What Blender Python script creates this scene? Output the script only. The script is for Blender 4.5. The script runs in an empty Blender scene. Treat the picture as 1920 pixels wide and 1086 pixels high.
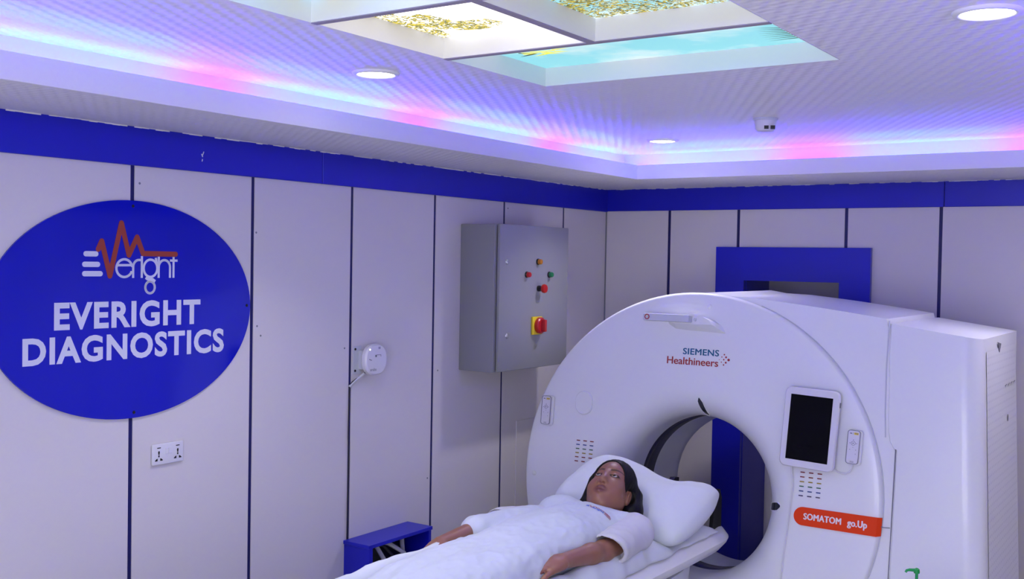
import bpy, bmesh, math, random
import numpy as np
from mathutils import Vector, Matrix, noise
from mathutils.bvhtree import BVHTree
R = math.radians
random.seed(5)
SC = bpy.context.scene
COL = SC.collection

# ---------------------------------------------------------------- camera, world, exposure
def make_camera():
    yaw, pit, rol = R(-33.942), R(-1.4797), R(0.9961)
    F = Vector((math.sin(yaw)*math.cos(pit), math.cos(yaw)*math.cos(pit), math.sin(pit)))
    rt = Vector((math.cos(yaw), -math.sin(yaw), 0)); up = rt.cross(F)
    r2 = rt*math.cos(rol) + up*math.sin(rol); u2 = up*math.cos(rol) - rt*math.sin(rol)
    M = Matrix((r2, u2, -F)).transposed().to_4x4()
    M.translation = (3.3, -5.95, 2.0)
    cd = bpy.data.cameras.new('camera'); cd.sensor_width = 36; cd.lens = 2017.87*36/1920
    cd.clip_start = 0.02
    o = bpy.data.objects.new('camera', cd); COL.objects.link(o); o.matrix_world = M
    SC.camera = o
make_camera()
w = bpy.data.worlds.new('world'); SC.world = w; w.use_nodes = True
w.node_tree.nodes['Background'].inputs[0].default_value = (.5, .5, .8, 1)
w.node_tree.nodes['Background'].inputs[1].default_value = 0.05
vs = SC.view_settings
vs.view_transform = 'Standard'; vs.look = 'None'; vs.exposure = 0.0; vs.gamma = 1.0; vs.use_curve_mapping = False
SC.display_settings.display_device = 'sRGB'

SKY_GAIN = 1.10     # brightness of the backlit sky pictures
SPOT = 14.0         # radiance of the downlight lenses
SPOT_W = 5.4       # watts of each downlight
FILL_W = 45.0     # fill light from the added window behind the viewer
BLUE_LED, MIX_LED, PINK_LED = 82.0, 12.5, 1.5

# ---------------------------------------------------------------- materials
def nodes_of(name):
    m = bpy.data.materials.new(name); m.use_nodes = True
    nt = m.node_tree; return m, nt, nt.nodes['Principled BSDF']
def mat(name, col, rough=.5, metal=0, spec=.5, bump=None, mottle=None, coat=0, sss=0):
    m, nt, b = nodes_of(name); N, L = nt.nodes, nt.links
    b.inputs['Base Color'].default_value = (*col, 1)
    b.inputs['Roughness'].default_value = rough; b.inputs['Metallic'].default_value = metal
    b.inputs['Specular IOR Level'].default_value = spec; b.inputs['Coat Weight'].default_value = coat
    if sss:
        b.inputs['Subsurface Weight'].default_value = sss; b.inputs['Subsurface Radius'].default_value = (.012, .005, .003)
    tc = N.new('ShaderNodeTexCoord')
    if mottle:
        sc, amt = mottle
        n = N.new('ShaderNodeTexNoise'); n.inputs['Scale'].default_value = sc; n.inputs['Detail'].default_value = 5
        L.new(tc.outputs['Object'], n.inputs['Vector'])
        mx = N.new('ShaderNodeMix'); mx.data_type = 'RGBA'
        mx.inputs[6].default_value = (*[c*(1-amt) for c in col], 1); mx.inputs[7].default_value = (*[min(1, c*(1+amt)) for c in col], 1)
        L.new(n.outputs['Fac'], mx.inputs[0]); L.new(mx.outputs[2], b.inputs['Base Color'])
    if bump:
        sc, st = bump
        n = N.new('ShaderNodeTexNoise'); n.inputs['Scale'].default_value = sc; n.inputs['Detail'].default_value = 4
        L.new(tc.outputs['Object'], n.inputs['Vector'])
        bp = N.new('ShaderNodeBump'); bp.inputs['Strength'].default_value = st; bp.inputs['Distance'].default_value = .01
        L.new(n.outputs['Fac'], bp.inputs['Height']); L.new(bp.outputs['Normal'], b.inputs['Normal'])
    return m
def emit(name, col, strength):
    m, nt, b = nodes_of(name)
    b.inputs['Base Color'].default_value = (*col, 1)
    b.inputs['Emission Color'].default_value = (*col, 1); b.inputs['Emission Strength'].default_value = strength
    return m

M = {}
M['panel'] = mat('wall_panel_white', (.68, .65, .66), .30, mottle=(1.5, .025))
M['blue'] = mat('royal_blue_board', (.004, .007, .46), .34, bump=(9, .03), mottle=(3, .10))
M['gap'] = mat('navy_gap', (.003, .004, .10), .5)
M['plaster'] = mat('white_plaster', (.72, .71, .73), .6, bump=(60, .05))
M['floor'] = mat('pale_vinyl_floor', (.50, .50, .56), .35, mottle=(8, .06))
M['white_frame'] = mat('white_frame_paint', (.78, .79, .78), .45)
M['gantry'] = mat('gantry_white_plastic', (.79, .80, .83), .32, coat=.15)
M['gantry2'] = mat('gantry_grey_white', (.58, .60, .66), .4)
M['dark'] = mat('dark_window_ring', (.07, .068, .088), .25)
M['black'] = mat('black_plastic', (.006, .006, .008), .35)
M['screen'] = mat('dark_display_glass', (.003, .003, .006), .12, spec=.12)
M['slot'] = mat('smoky_slot_glass', (.03, .035, .045), .1)
M['seam'] = mat('seam_grey', (.20, .21, .24), .6)  # plain dark grey for fixing holes, corner bead and tag print
M['grey_line'] = mat('grey_outline', (.16, .16, .22), .5)
M['steel'] = mat('brushed_metal', (.55, .57, .62), .28, metal=.9)
M['cab'] = mat('grey_cabinet_paint', (.26, .265, .275), .48, bump=(160, .02))
M['red'] = mat('red_plastic', (.42, .012, .014), .3)
M['green'] = mat('green_plastic', (.005, .16, .06), .3)
M['amber'] = mat('amber_plastic', (.46, .17, .012), .3)
M['yellow'] = mat('yellow_plastic', (.72, .54, .02), .4)
M['sign_blue'] = mat('glossy_sign_blue', (.004, .008, .46), .08, spec=.5)
M['sign_white'] = mat('white_vinyl', (.66, .68, .84), .4)
M['sign_orange'] = mat('burnt_orange_vinyl', (.33, .045, .012), .4)
M['orange'] = mat('orange_red_badge', (.80, .050, .004), .5, spec=.2)
M['badge_white'] = mat('badge_lettering', (.86, .74, .78), .4)
M['teal'] = mat('teal_lettering', (.012, .12, .24), .5)
M['logo_red'] = mat('red_lettering', (.36, .022, .025), .5)
M['logo_blue'] = mat('blue_stitching', (.03, .11, .52), .6)
M['linen'] = mat('white_linen', (.60, .635, .68), .75, bump=(220, .06), spec=.2)
M['gown'] = mat('white_cotton_gown', (.55, .59, .66), .8, bump=(260, .05), spec=.15)
M['sleeve'] = mat('white_cotton_sleeve', (.57, .57, .61), .8, bump=(260, .05), spec=.15)
M['hair'] = mat('black_hair', (.003, .0027, .004), .5, spec=.18)
M['sclera'] = mat('eye_white', (.34, .32, .33), .2)
M['iris'] = mat('dark_iris', (.015, .007, .005), .08)
M['cable'] = mat('dark_cable', (.02, .02, .03), .5)
M['white_cable'] = mat('white_cable', (.7, .7, .74), .4)
M['ap'] = mat('white_device_plastic', (.72, .71, .78), .3)
M['socket'] = mat('white_socket_plastic', (.70, .70, .78), .3)
M['bottle'] = mat('green_pump_plastic', (.008, .30, .07), .25)
M['bottle_body'] = mat('clear_gel_bottle', (.55, .75, .62), .15)
M['lens'] = emit('downlight_lens', (.97, .96, 1.0), SPOT)
M['led_dot'] = emit('white_led', (1, 1, 1), 4)

def ceiling_mat(name, nx, ny, period):
    """White wave-embossed board: diagonal ripples broken up by a finer cross weave, purely as relief."""
    m, nt, b = nodes_of(name); N, L = nt.nodes, nt.links
    b.inputs['Base Color'].default_value = (.78, .765, .79, 1); b.inputs['Roughness'].default_value = .42
    g = N.new('ShaderNodeNewGeometry'); s = N.new('ShaderNodeSeparateXYZ'); L.new(g.outputs['Position'], s.inputs[0])
    def mth(op, a, c=None):
        n = N.new('ShaderNodeMath'); n.operation = op
        for i, v in enumerate((a, c)):
            if v is None: continue
            if isinstance(v, (int, float)): n.inputs[i].default_value = v
            else: L.new(v, n.inputs[i])
        return n.outputs[0]
    def lin(a, c, k): return mth('MULTIPLY', mth('ADD', mth('MULTIPLY', s.outputs[0], a), mth('MULTIPLY', s.outputs[1], c)), k)
    k = 2*math.pi/period
    a = mth('SINE', mth('ADD', lin(nx, ny, k), mth('MULTIPLY', mth('SINE', lin(-ny, nx, k*.8)), .5)))
    c = mth('SINE', mth('ADD', lin(0, 1, 230), mth('MULTIPLY', mth('SINE', lin(1, 0, 100)), 1.2)))
    h = mth('ADD', mth('MULTIPLY', a, .75), mth('MULTIPLY', c, .12))
    bp = N.new('ShaderNodeBump'); bp.inputs['Strength'].default_value = .8; bp.inputs['Distance'].default_value = .0026
    L.new(h, bp.inputs['Height']); L.new(bp.outputs['Normal'], b.inputs['Normal'])
    return m
M['ceil'] = ceiling_mat('embossed_ceiling_board', .88, .47, .041)
M['soffit'] = ceiling_mat('embossed_soffit_board', .60, .80, .034)

def led_mat(name, ramp, period, axis, gain):
    """A multicolour LED tape: its colour changes in steps along its own length."""
    m, nt, b = nodes_of(name); N, L = nt.nodes, nt.links
    g = N.new('ShaderNodeNewGeometry'); s = N.new('ShaderNodeSeparateXYZ'); L.new(g.outputs['Position'], s.inputs[0])
    a = N.new('ShaderNodeMath'); a.operation = 'DIVIDE'; L.new(s.outputs[axis], a.inputs[0]); a.inputs[1].default_value = period
    f = N.new('ShaderNodeMath'); f.operation = 'FRACT'; L.new(a.outputs[0], f.inputs[0])
    r = N.new('ShaderNodeValToRGB'); L.new(f.outputs[0], r.inputs[0])
    e = r.color_ramp.elements
    while len(e) < len(ramp): e.new(.5)
    for el, (p, c) in zip(e, ramp): el.position = p; el.color = (*c, 1)
    L.new(r.outputs[0], b.inputs['Emission Color']); b.inputs['Emission Strength'].default_value = gain
    b.inputs['Base Color'].default_value = (.1, .1, .1, 1)
    return m
CY, MG = (.0, .85, .95), (.80, .03, .62)

def sky_mat(name, white, cloud, cyan, spots, dens, palm=None, gain=1.0):
    """Backlit printed picture: sky with clouds, leaf clusters inside soft blobs."""
    m, nt, b = nodes_of(name); N, L = nt.nodes, nt.links
    g = N.new('ShaderNodeNewGeometry')
    def noise_(sc, det=3, dist=0):
        n = N.new('ShaderNodeTexNoise'); n.inputs['Scale'].default_value = sc; n.inputs['Detail'].default_value = det
        n.inputs['Distortion'].default_value = dist; L.new(g.outputs['Position'], n.inputs['Vector']); return n.outputs['Fac']
    def rng(v, a, c):
        n = N.new('ShaderNodeMapRange'); n.inputs[1].default_value = a; n.inputs[2].default_value = c; L.new(v, n.inputs[0]); return n.outputs[0]
    def mix(f, a, c):
        n = N.new('ShaderNodeMix'); n.data_type = 'RGBA'
        if isinstance(f, float): n.inputs[0].default_value = f
        else: L.new(f, n.inputs[0])
        for i, v in ((6, a), (7, c)):
            if isinstance(v, tuple): n.inputs[i].default_value = (*v, 1)
            else: L.new(v, n.inputs[i])
        return n.outputs[2]
    def mth(op, a, c):
        n = N.new('ShaderNodeMath'); n.operation = op
        for i, v in enumerate((a, c)):
            if isinstance(v, (int, float)): n.inputs[i].default_value = v
            else: L.new(v, n.inputs[i])
        return n.outputs[0]
    sky = mix(rng(noise_(4.0, 4), cloud, cloud+.22), cyan, white)
    mask = None
    for (x, y, rx, ry) in spots:
        vm = N.new('ShaderNodeVectorMath'); vm.operation = 'SUBTRACT'; L.new(g.outputs['Position'], vm.inputs[0]); vm.inputs[1].default_value = (x, y, 2.68)
        v2 = N.new('ShaderNodeVectorMath'); v2.operation = 'DIVIDE'; L.new(vm.outputs[0], v2.inputs[0]); v2.inputs[1].default_value = (rx, ry, 1)
        ln = N.new('ShaderNodeVectorMath'); ln.operation = 'LENGTH'; L.new(v2.outputs[0], ln.inputs[0])
        k = rng(ln.outputs['Value'], 1.25, .5)
        mask = k if mask is None else mth('MAXIMUM', mask, k)
    out = sky
    if mask is not None:
        leaf = mth('ADD', noise_(46, 3, 2.2), mth('MULTIPLY', noise_(13, 2), .35))
        lf = mth('MULTIPLY', rng(leaf, .72-dens, .76-dens), rng(mth('ADD', mask, mth('MULTIPLY', mth('SUBTRACT', noise_(14, 3), .5), 1.2)), .45, .55))
        leafcol = mix(rng(noise_(85, 2, 1.0), .40, .56), (.10, .14, .015), (.85, .66, .03))
        leafcol = mix(rng(noise_(90, 2, 1.5), .56, .64), leafcol, (.03, .05, .02))
        out = mix(lf, sky, leafcol)
    L.new(out, b.inputs['Emission Color']); b.inputs['Emission Strength'].default_value = gain
    b.inputs['Base Color'].default_value = (.05, .05, .05, 1)
    return m

# ---------------------------------------------------------------- mesh helpers
def world_loc(o):
    v = Vector((0, 0, 0))
    while o is not None:
        v += o.location; o = o.parent
    return v
def link(name, bm, mats, parent=None, smooth=False, origin=None):
    """One mesh object. Geometry is given in world space; its origin sits at its parent's (or at `origin`)."""
    me = bpy.data.meshes.new(name)
    off = world_loc(parent) if parent else Vector(origin or (0, 0, 0))
    if isinstance(bm, bmesh.types.BMesh):
        bmesh.ops.translate(bm, verts=bm.verts, vec=-off)
        bm.to_mesh(me); bm.free()
    else:
        v, f = bm
        me.from_pydata([tuple(Vector(p)-off) for p in v], [], [tuple(q) for q in f]); me.update()
    for m_ in (mats if isinstance(mats, (list, tuple)) else [mats]): me.materials.append(m_)
    if smooth:
        for p in me.polygons: p.use_smooth = True
    o = bpy.data.objects.new(name, me); COL.objects.link(o)
    if parent: o.parent = parent
    else: o.location = off
    return o
def auto_smooth(o, deg=35):
    me = o.data
    for p in me.polygons: p.use_smooth = True
    bm = bmesh.new(); bm.from_mesh(me)
    for e in bm.edges:
        if len(e.link_faces) == 2 and e.calc_face_angle(0) > R(deg): e.smooth = False
    bm.to_mesh(me); bm.free()
    return o
def empty(name, loc, label, cat, group=None):
    o = bpy.data.objects.new(name, None); COL.objects.link(o); o.location = loc; o.empty_display_size = .1
    return tag(o, label, cat, group)
def tag(o, label, cat, group=None):
    o['label'] = label; o['category'] = cat
    if group: o['group'] = group
    return o
def struct(o):
    o['kind'] = 'structure'; return o
def dup(root, loc, label, group=None):
    r = root.copy(); COL.objects.link(r); r.location = loc; r['label'] = label
    if group: r['group'] = group
    for ch in list(root.children):
        c = ch.copy(); COL.objects.link(c); c.parent = r
        for gch in ch.children:
            d = gch.copy(); COL.objects.link(d); d.parent = c
    return r
def box(bm, x0, x1, y0, y1, z0, z1, bev=0, seg=2, mi=0):
    r = bmesh.ops.create_cube(bm, size=1)
    for v in r['verts']:
        v.co = Vector(((x0+x1)/2+v.co.x*(x1-x0), (y0+y1)/2+v.co.y*(y1-y0), (z0+z1)/2+v.co.z*(z1-z0)))
    fs = {f for v in r['verts'] for f in v.link_faces}
    for f in fs: f.material_index = mi
    if bev:
        es = list({e for f in fs for e in f.edges})
        rr = bmesh.ops.bevel(bm, geom=es, offset=bev, segments=seg, profile=.5, affect='EDGES')
        for f in rr['faces']: f.material_index = mi
    return bm
def nb(): return bmesh.new()
def prism(bm, pts, to3, d0, d1, mi=0):
    """Extrude polygon pts (2-D) between depths d0,d1; to3(a,b,d)->xyz."""
    n = len(pts)
    A = [bm.verts.new(to3(a, b, d0)) for a, b in pts]; B = [bm.verts.new(to3(a, b, d1)) for a, b in pts]
    fs = [bm.faces.new(A), bm.faces.new(B[::-1])]
    for i in range(n):
        j = (i+1) % n; fs.append(bm.faces.new((A[j], A[i], B[i], B[j])))
    for f in fs: f.material_index = mi
    return fs
def fix(bm):
    bmesh.ops.recalc_face_normals(bm, faces=bm.faces); return bm
def tube(bm, pts, r, n=8, mi=0, caps=True):
    pts = [Vector(p) for p in pts]; rings = []; rad = r if isinstance(r, (list, tuple)) else [r]*len(pts)
    prev = None
    for i, p in enumerate(pts):
        t = (pts[min(i+1, len(pts)-1)]-pts[max(i-1, 0)]).normalized()
        if prev is None: a = t.orthogonal().normalized()
        else: a = (prev-t*prev.dot(t)).normalized()
        prev = a; b = t.cross(a)
        rings.append([bm.verts.new(p+(a*math.cos(2*math.pi*k/n)+b*math.sin(2*math.pi*k/n))*rad[i]) for k in range(n)])
    for A, B in zip(rings, rings[1:]):
        for k in range(n):
            f = bm.faces.new((A[k], A[(k+1) % n], B[(k+1) % n], B[k])); f.material_index = mi
    if caps:
        bm.faces.new(rings[0][::-1]).material_index = mi; bm.faces.new(rings[-1]).material_index = mi
    return bm
def lathe(bm, prof, to3, n=48, mi=0, close=False):
    """prof: list of (r, d); to3(a,b,d)."""
    rings = []
    for r, d in prof:
        if r < 1e-6: rings.append([bm.verts.new(to3(0, 0, d))])
        else: rings.append([bm.verts.new(to3(r*math.cos(2*math.pi*k/n), r*math.sin(2*math.pi*k/n), d)) for k in range(n)])
    pr = list(zip(rings, rings[1:]))
    if close: pr.append((rings[-1], rings[0]))
    for A, B in pr:
        for k in range(n):
            a0, a1 = A[k % len(A)], A[(k+1) % len(A)]; b0, b1 = B[k % len(B)], B[(k+1) % len(B)]
            vsx = []
            for v in (a0, a1, b1, b0):
                if v not in vsx: vsx.append(v)
            if len(vsx) > 2:
                f = bm.faces.new(vsx); f.material_index = mi
    return bm
def rrect(w, h, r, n=5, cx=0, cy=0):
    out = []
    for sx, sy, a0 in ((1, 1, 0), (-1, 1, 90), (-1, -1, 180), (1, -1, 270)):
        for k in range(n+1):
            a = R(a0+90*k/n); out.append((cx+sx*(w/2-r)+r*math.cos(a), cy+sy*(h/2-r)+r*math.sin(a)))
    return out
def rot2(pts, deg, c=(0, 0)):
    s, co = math.sin(R(deg)), math.cos(R(deg))
    return [(c[0]+(x-c[0])*co-(y-c[1])*s, c[1]+(x-c[0])*s+(y-c[1])*co) for x, y in pts]
STK = [0]
def stroke(bm, pts, w, to3, d0, d1, mi=0, caps=True, closed=False, joints=True):
    """Flat line of width w along a 2-D polyline: straight bars with round joints (and round ends), extruded d0..d1."""
    P = [Vector(p) for p in pts]; n = len(P); e = (d1-d0)*.01
    STK[0] = (STK[0]+1) % 40; d1 = d1+(1 if d1 > d0 else -1)*STK[0]*4e-6
    for i in range(n if closed else n-1):
        a, c = P[i], P[(i+1) % n]; t = c-a
        if t.length < 1e-7: continue
        t.normalize(); nn = Vector((-t.y, t.x))*w/2
        prism(bm, [tuple(a+nn), tuple(a-nn), tuple(c-nn), tuple(c+nn)], to3, d0, d1+e*(i % 3), mi)
    for i in range(n):
        end = not closed and i in (0, n-1)
        if (end and not caps) or (not end and not joints): continue
        p = P[i]; prism(bm, [(p.x+w/2*math.cos(2*math.pi*k/12), p.y+w/2*math.sin(2*math.pi*k/12)) for k in range(12)], to3, d0, d1+e*4, mi)
def arc(cx, cy, r, a0, a1, n=18, ry=None):
    ry = r if ry is None else ry
    return [(cx+r*math.cos(R(a0+(a1-a0)*k/n)), cy+ry*math.sin(R(a0+(a1-a0)*k/n))) for k in range(n+1)]
def lettering(text, height, bold, width=None, shear=0, spacing=1.0):
    """Flat letter mesh (verts, faces) in 2-D, baseline-left at 0,0; cap height = height."""
    cu = bpy.data.curves.new('t', 'FONT'); cu.body = text; cu.size = 1; cu.offset = bold; cu.shear = shear; cu.space_character = spacing
    cu.fill_mode = 'FRONT'; cu.resolution_u = 4
    o = bpy.data.objects.new('t', cu); COL.objects.link(o)
    dg = bpy.context.evaluated_depsgraph_get(); me = bpy.data.meshes.new_from_object(o.evaluated_get(dg))
    v = [(p.co.x, p.co.y) for p in me.vertices]; f = [tuple(p.vertices) for p in me.polygons]
    bpy.data.objects.remove(o); bpy.data.curves.remove(cu); bpy.data.meshes.remove(me)
    x0 = min(a for a, b in v); x1 = max(a for a, b in v)
    ch = .70
    sy = height/ch; sx = (width/(x1-x0)) if width else sy
    return [((a-x0)*sx, b*sy) for a, b in v], f
def put_letters(bm, lt, to3, x, y, d, mi=0, bold=0, up=1):
    if bold:
        for k, (sx, sy) in enumerate(((-1, 0), (1, 0), (0, 1), (0, -1), (.7, .7), (-.7, -.7), (0, 0))): put_letters(bm, lt, to3, x+sx*bold, y+sy*bold*.5, d+up*k*1e-5, mi)
        return
    v, f = lt
    V = [bm.verts.new(to3(x+a, y+b, d)) for a, b in v]
    for q in f:
        try: bm.faces.new([V[i] for i in q]).material_index = mi
        except ValueError: pass

# ================================================================ ROOM SHELL
XR, YF, HT = 3.68, -6.50, 2.62        # right wall, wall behind the camera, tray ceiling height
ZS, ZL = 2.46, 2.536                  # soffit height, lip height of the light cove
TX0, TX1, TY0, TY1 = .578, 3.10, -5.80, -.708
RX0, RX1, RY0, RY1 = .37, 3.31, -6.02, -.46

b = nb(); box(b, -.1, XR+.1, YF-.1, .6, -.1, 0); struct(link('floor', b, M['floor']))
def panel_wall(name, axis, at, lo, hi, gaps, face, holes=(), lean=0.0):
    """Blue backing wall with white boards on it; the gaps between the boards show navy."""
    b = nb()
    t0, t1 = (at-.10, at-.0035) if face > 0 else (at+.0035, at+.10)
    def bx(a0, a1, z0, z1, lo_, hi_, mi):
        if axis == 'x': box(b, lo_, hi_, a0, a1, z0, z1, mi=mi)
        else: box(b, a0, a1, lo_, hi_, z0, z1, mi=mi)
    spans = [(lo, hi, 0, 2.75)]
    if holes:
        h0, h1, hz = holes
        spans = [(lo, h0, 0, 2.75), (h1, hi, 0, 2.75), (h0, h1, hz, 2.75)]
    for a0, a1, z0, z1 in spans: bx(a0, a1, z0, z1, t0, t1, 1)
    p0, p1 = (at-.0035, at) if face > 0 else (at, at+.0035)
    edges = [lo]+list(gaps)+[hi]
    for a0, a1 in zip(edges, edges[1:]):
        A0, A1 = a0+(.009 if a0 != lo else 0), a1-(.009 if a1 != hi else 0)
        segs = [(A0, A1, 0, 2.46)]
        if holes:
            h0, h1, hz = holes
            segs = []
            if A1 <= h0 or A0 >= h1: segs = [(A0, A1, 0, 2.46)]
            else:
                segs.append((A0, A1, hz, 2.46))
                if A0 < h0: segs.append((A0, h0, 0, hz))
                if A1 > h1: segs.append((h1, A1, 0, hz))
        for s0, s1, z0, z1 in segs: bx(s0, s1, z0, z1, p0, p1, 0)
    return struct(link(name, b, [M['panel'], M['gap']]))
wl = panel_wall('wall_left', 'x', 0, YF, .0, [-5.9, -5.3, -4.7, -4.09, -3.50, -2.929, -2.342, -1.741, -1.134, -.516], 1)
panel_wall('wall_back', 'y', 0, -.0, XR, [.438, .880, 1.508, 2.003, 2.50, 3.1], -1, holes=(.917, 1.503, 1.931))
panel_wall('wall_right', 'x', XR, YF, 0, [-5.9, -5.3, -4.7, -4.1, -3.5, -2.9, -2.3, -1.7, -1.1, -.5], -1)
panel_wall('wall_front', 'y', YF, 0, XR, [.6, 1.2, 1.8, 2.4, 3.0], 1)
# small fixing holes along the boards
b = nb()
for (y, z) in [(-3.47, 2.26), (-2.91, 2.10), (-2.90, 1.72), (-2.88, 1.68), (-1.70, 1.45), (-1.77, .92), (-1.10, 2.29), (-2.38, 1.60)]:
    lathe(b, [(0, .0012), (.004, .0012), (.0045, 0)], lambda a, c, d: (d, y+a, z+c), 10)
struct(link('trim_6', b, M['seam']))
# blue bands under the soffit
bj = [-6.48, -5.2, -2.55, -.012]
b = nb(); 
for a0, a1 in zip(bj, bj[1:]): box(b, .0, .018, a0+.0015, a1-.0015, 2.322, ZS, bev=.002, seg=1)
# paint chips showing white on the band
for (y, z, l, ang) in ((-3.199, 2.392, .016, 25), (-3.204, 2.384, .013, -30), (-3.203, 2.366, .010, 15)):
    q = rot2([(-.0015, -l/2), (.0015, -l/2), (.0022, 0), (.0015, l/2), (-.0015, l/2)], -ang)
    prism(b, q, lambda a, c, d: (d, y+a, z+c), .018, .0192, mi=1)
struct(link('trim_1', fix(b), [M['blue'], M['sign_white']]))
b = nb()
for a0, a1 in ((.0, 2.02), (2.02, XR)): box(b, a0+.0015, a1-.0015, -.018, 0, 2.326, ZS, bev=.002, seg=1)
struct(link('trim_2', b, M['blue']))
b = nb(); box(b, XR-.018, XR, YF+.02, -.02, 2.322, ZS); box(b, 0.02, XR-.02, YF, YF+.018, 2.322, ZS)
struct(link('trim_3', b, M['blue']))
# corner bead between the two walls
b = nb(); box(b, 0, .006, -.006, 0, 0, 2.322); struct(link('trim_4', b, M['seam']))

# soffit ring with the lip that hides the LED tape
def ring_boxes(b, x0, x1, y0, y1, X0, X1, Y0, Y1, z0, z1, mi=0):
    box(b, X0, x0, Y0, Y1, z0, z1, mi=mi); box(b, x1, X1, Y0, Y1, z0, z1, mi=mi)
    box(b, x0, x1, Y0, y0, z0, z1, mi=mi); box(b, x0, x1, y1, Y1, z0, z1, mi=mi)
b = nb()
ring_boxes(b, TX0-.001, TX1+.001, TY0-.001, TY1+.001, 0, XR, YF, 0, ZS, ZS+.010)
struct(link('ceiling_soffit', b, M['soffit']))
b = nb()
ring_boxes(b, TX0, TX1, TY0, TY1, TX0-.016, TX1+.016, TY0-.016, TY1+.016, ZS+.0005, ZL)      # lip / fascia
struct(link('trim_5', b, M['plaster']))
b = nb()
ring_boxes(b, RX0, RX1, RY0, RY1, RX0-.05, RX1+.05, RY0-.05, RY1+.05, ZS+.010, HT+.02)         # back riser of the cove
struct(link('ceiling_cove_riser', b, M['plaster']))
# ragged filler line where soffit meets the blue band
b = nb()
for i in range(150):
    y = -4.6+i*4.55/150; r = random.random()
    if r < .75: box(b, .017, .0195+.002*r, y, y+.031, ZS-.0015-.003*random.random(), ZS)
for i in range(110):
    x = .05+i*3.0/110; r = random.random()
    if r < .6: box(b, x, x+.028, -.0195-.002*r, -.017, ZS-.001-.0025*random.random(), ZS)
struct(link('trim_7', b, M['plaster']))

# tray ceiling with the opening of the light panel
SX0, SX1, SY0, SY1, SXM = 1.262, 2.300, -5.02, -2.735, 1.783
SYB = [-4.45, -3.88, -3.31]
b = nb()
ring_boxes(b, SX0, SX1, SY0, SY1, RX0-.02, RX1+.02, RY0-.02, RY1+.02, HT, HT+.014)
struct(link('ceiling', b, M['ceil']))

# LED tape lying in the cove (the room's own coloured light)
cove = empty('led_cove_strip', (.47, -3.9, ZS+.01), 'colour-changing light tape glowing blue, cyan and pink in the ceiling cove along the walls', 'led strip')
lmy = led_mat('led_colour_tape', [(0, CY), (.68, CY), (.77, MG), (.97, MG), (1.0, CY)], 1.1, 1, MIX_LED)
lmx = led_mat('led_colour_tape_cross', [(0, CY), (.12, CY), (.22, MG), (.44, MG), (.54, CY)], 1.1, 0, MIX_LED)
lp = emit('led_pink_tape', (1.0, .08, .80), PINK_LED)
lb = emit('led_blue_tape', (.060, .018, 1.0), BLUE_LED)
def tape(name, d, z0, z1, m_sides, m_ends):
    """one run of tape around the trough, d metres out from the back riser"""
    b = nb(); box(b, RX0+d, RX0+d+.010, RY0+.09, RY1-.09, ZS+z0, ZS+z1); box(b, RX1-d-.010, RX1-d, RY0+.09, RY1-.09, ZS+z0, ZS+z1)
    link(name, b, m_sides, cove)
    b = nb(); box(b, RX0+.09, RX1-.09, RY1-d-.010, RY1-d, ZS+z0, ZS+z1); box(b, RX0+.09, RX1-.09, RY0+d, RY0+d+.010, ZS+z0, ZS+z1)
    link(name, b, m_ends, cove)
tape('mixed_tape', .030, .0105, .0225, lmy, lmx)
tape('pink_tape', .055, .038, .046, lp, lp)
tape('blue_tape', .082, .054, .066, lb, lb)

# ================================================================ BACKLIT SKY CEILING
sk = empty('ceiling_light_panel', (1.78, -3.88, HT), 'large backlit ceiling panel printed with blue sky and foliage, in a white grid frame', 'ceiling light')
WT = (1.35, 1.30, 1.25)
g = SKY_GAIN
mats_sky = {
 'white': sky_mat('sky_print_bright', (1.6, 1.55, 1.5), .10, (.9, 1.0, 1.1), [(1.30, -3.76, .08, .22), (1.33, -3.52, .12, .12), (1.45, -3.43, .10, .07), (1.74, -3.80, .06, .10), (1.28, -3.42, .05, .10)], .11, gain=g),
 'trees': sky_mat('sky_print_trees', (1.25, 1.35, 1.4), .40, (.42, .95, 1.1), [(1.95, -3.60, .28, .35), (2.2, -3.45, .25, .25), (1.9, -3.42, .2, .12)], .10, gain=g*.75),
 'cyan': sky_mat('sky_print_cyan', (.86, 1.04, 1.06), .47, (.30, .82, .92), [(1.42, -3.17, .10, .05), (1.36, -3.05, .06, .02)], -.02, gain=g*.78),
 'mixed': sky_mat('sky_print_mixed', (1.0, 1.1, 1.2), .46, (.28, .62, .80), [(1.36, -3.98, .12, .09)], .10, gain=g*1.3),
}
zt, zb = HT+.062, HT
b = nb()
ring_boxes(b, SX0+.0025, SX1-.0025, SY0+.0025, SY1-.0025, SX0-.0005, SX1+.0005, SY0-.0005, SY1+.0005, HT-.0012, zt+.02)
for y in SYB: box(b, SX0, SX1, y-.013, y+.013, HT-.001, zt)
link('frame', b, M['white_frame'], sk)
b = nb(); box(b, SXM-.014, SXM+.014, SY0, SYB[2]-.013, HT-.002, zt); link('centre_bar', b, M['white_frame'], sk)
b = nb()   # thin mauve beading below each bar
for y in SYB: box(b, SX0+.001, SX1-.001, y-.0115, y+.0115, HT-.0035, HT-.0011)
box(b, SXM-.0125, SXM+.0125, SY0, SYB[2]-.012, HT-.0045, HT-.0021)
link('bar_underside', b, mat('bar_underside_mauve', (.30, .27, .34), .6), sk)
def pane(x0, x1, y0, y1, key):
    b = nb(); box(b, x0, x1, y0, y1, zt, zt+.01); return link('sky_picture', b, mats_sky[key], sk)
pane(SX0, SX1, SYB[2], SY1, 'cyan')
pane(SX0, SXM, SYB[1], SYB[2], 'white'); pane(SXM, SX1, SYB[1], SYB[2], 'trees')
pane(SX0, SXM, SYB[0], SYB[1], 'mixed'); pane(SXM, SX1, SYB[0], SYB[1], 'cyan')
pane(SX0, SXM, SY0, SYB[0], 'white'); pane(SXM, SX1, SY0, SYB[0], 'mixed')
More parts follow.
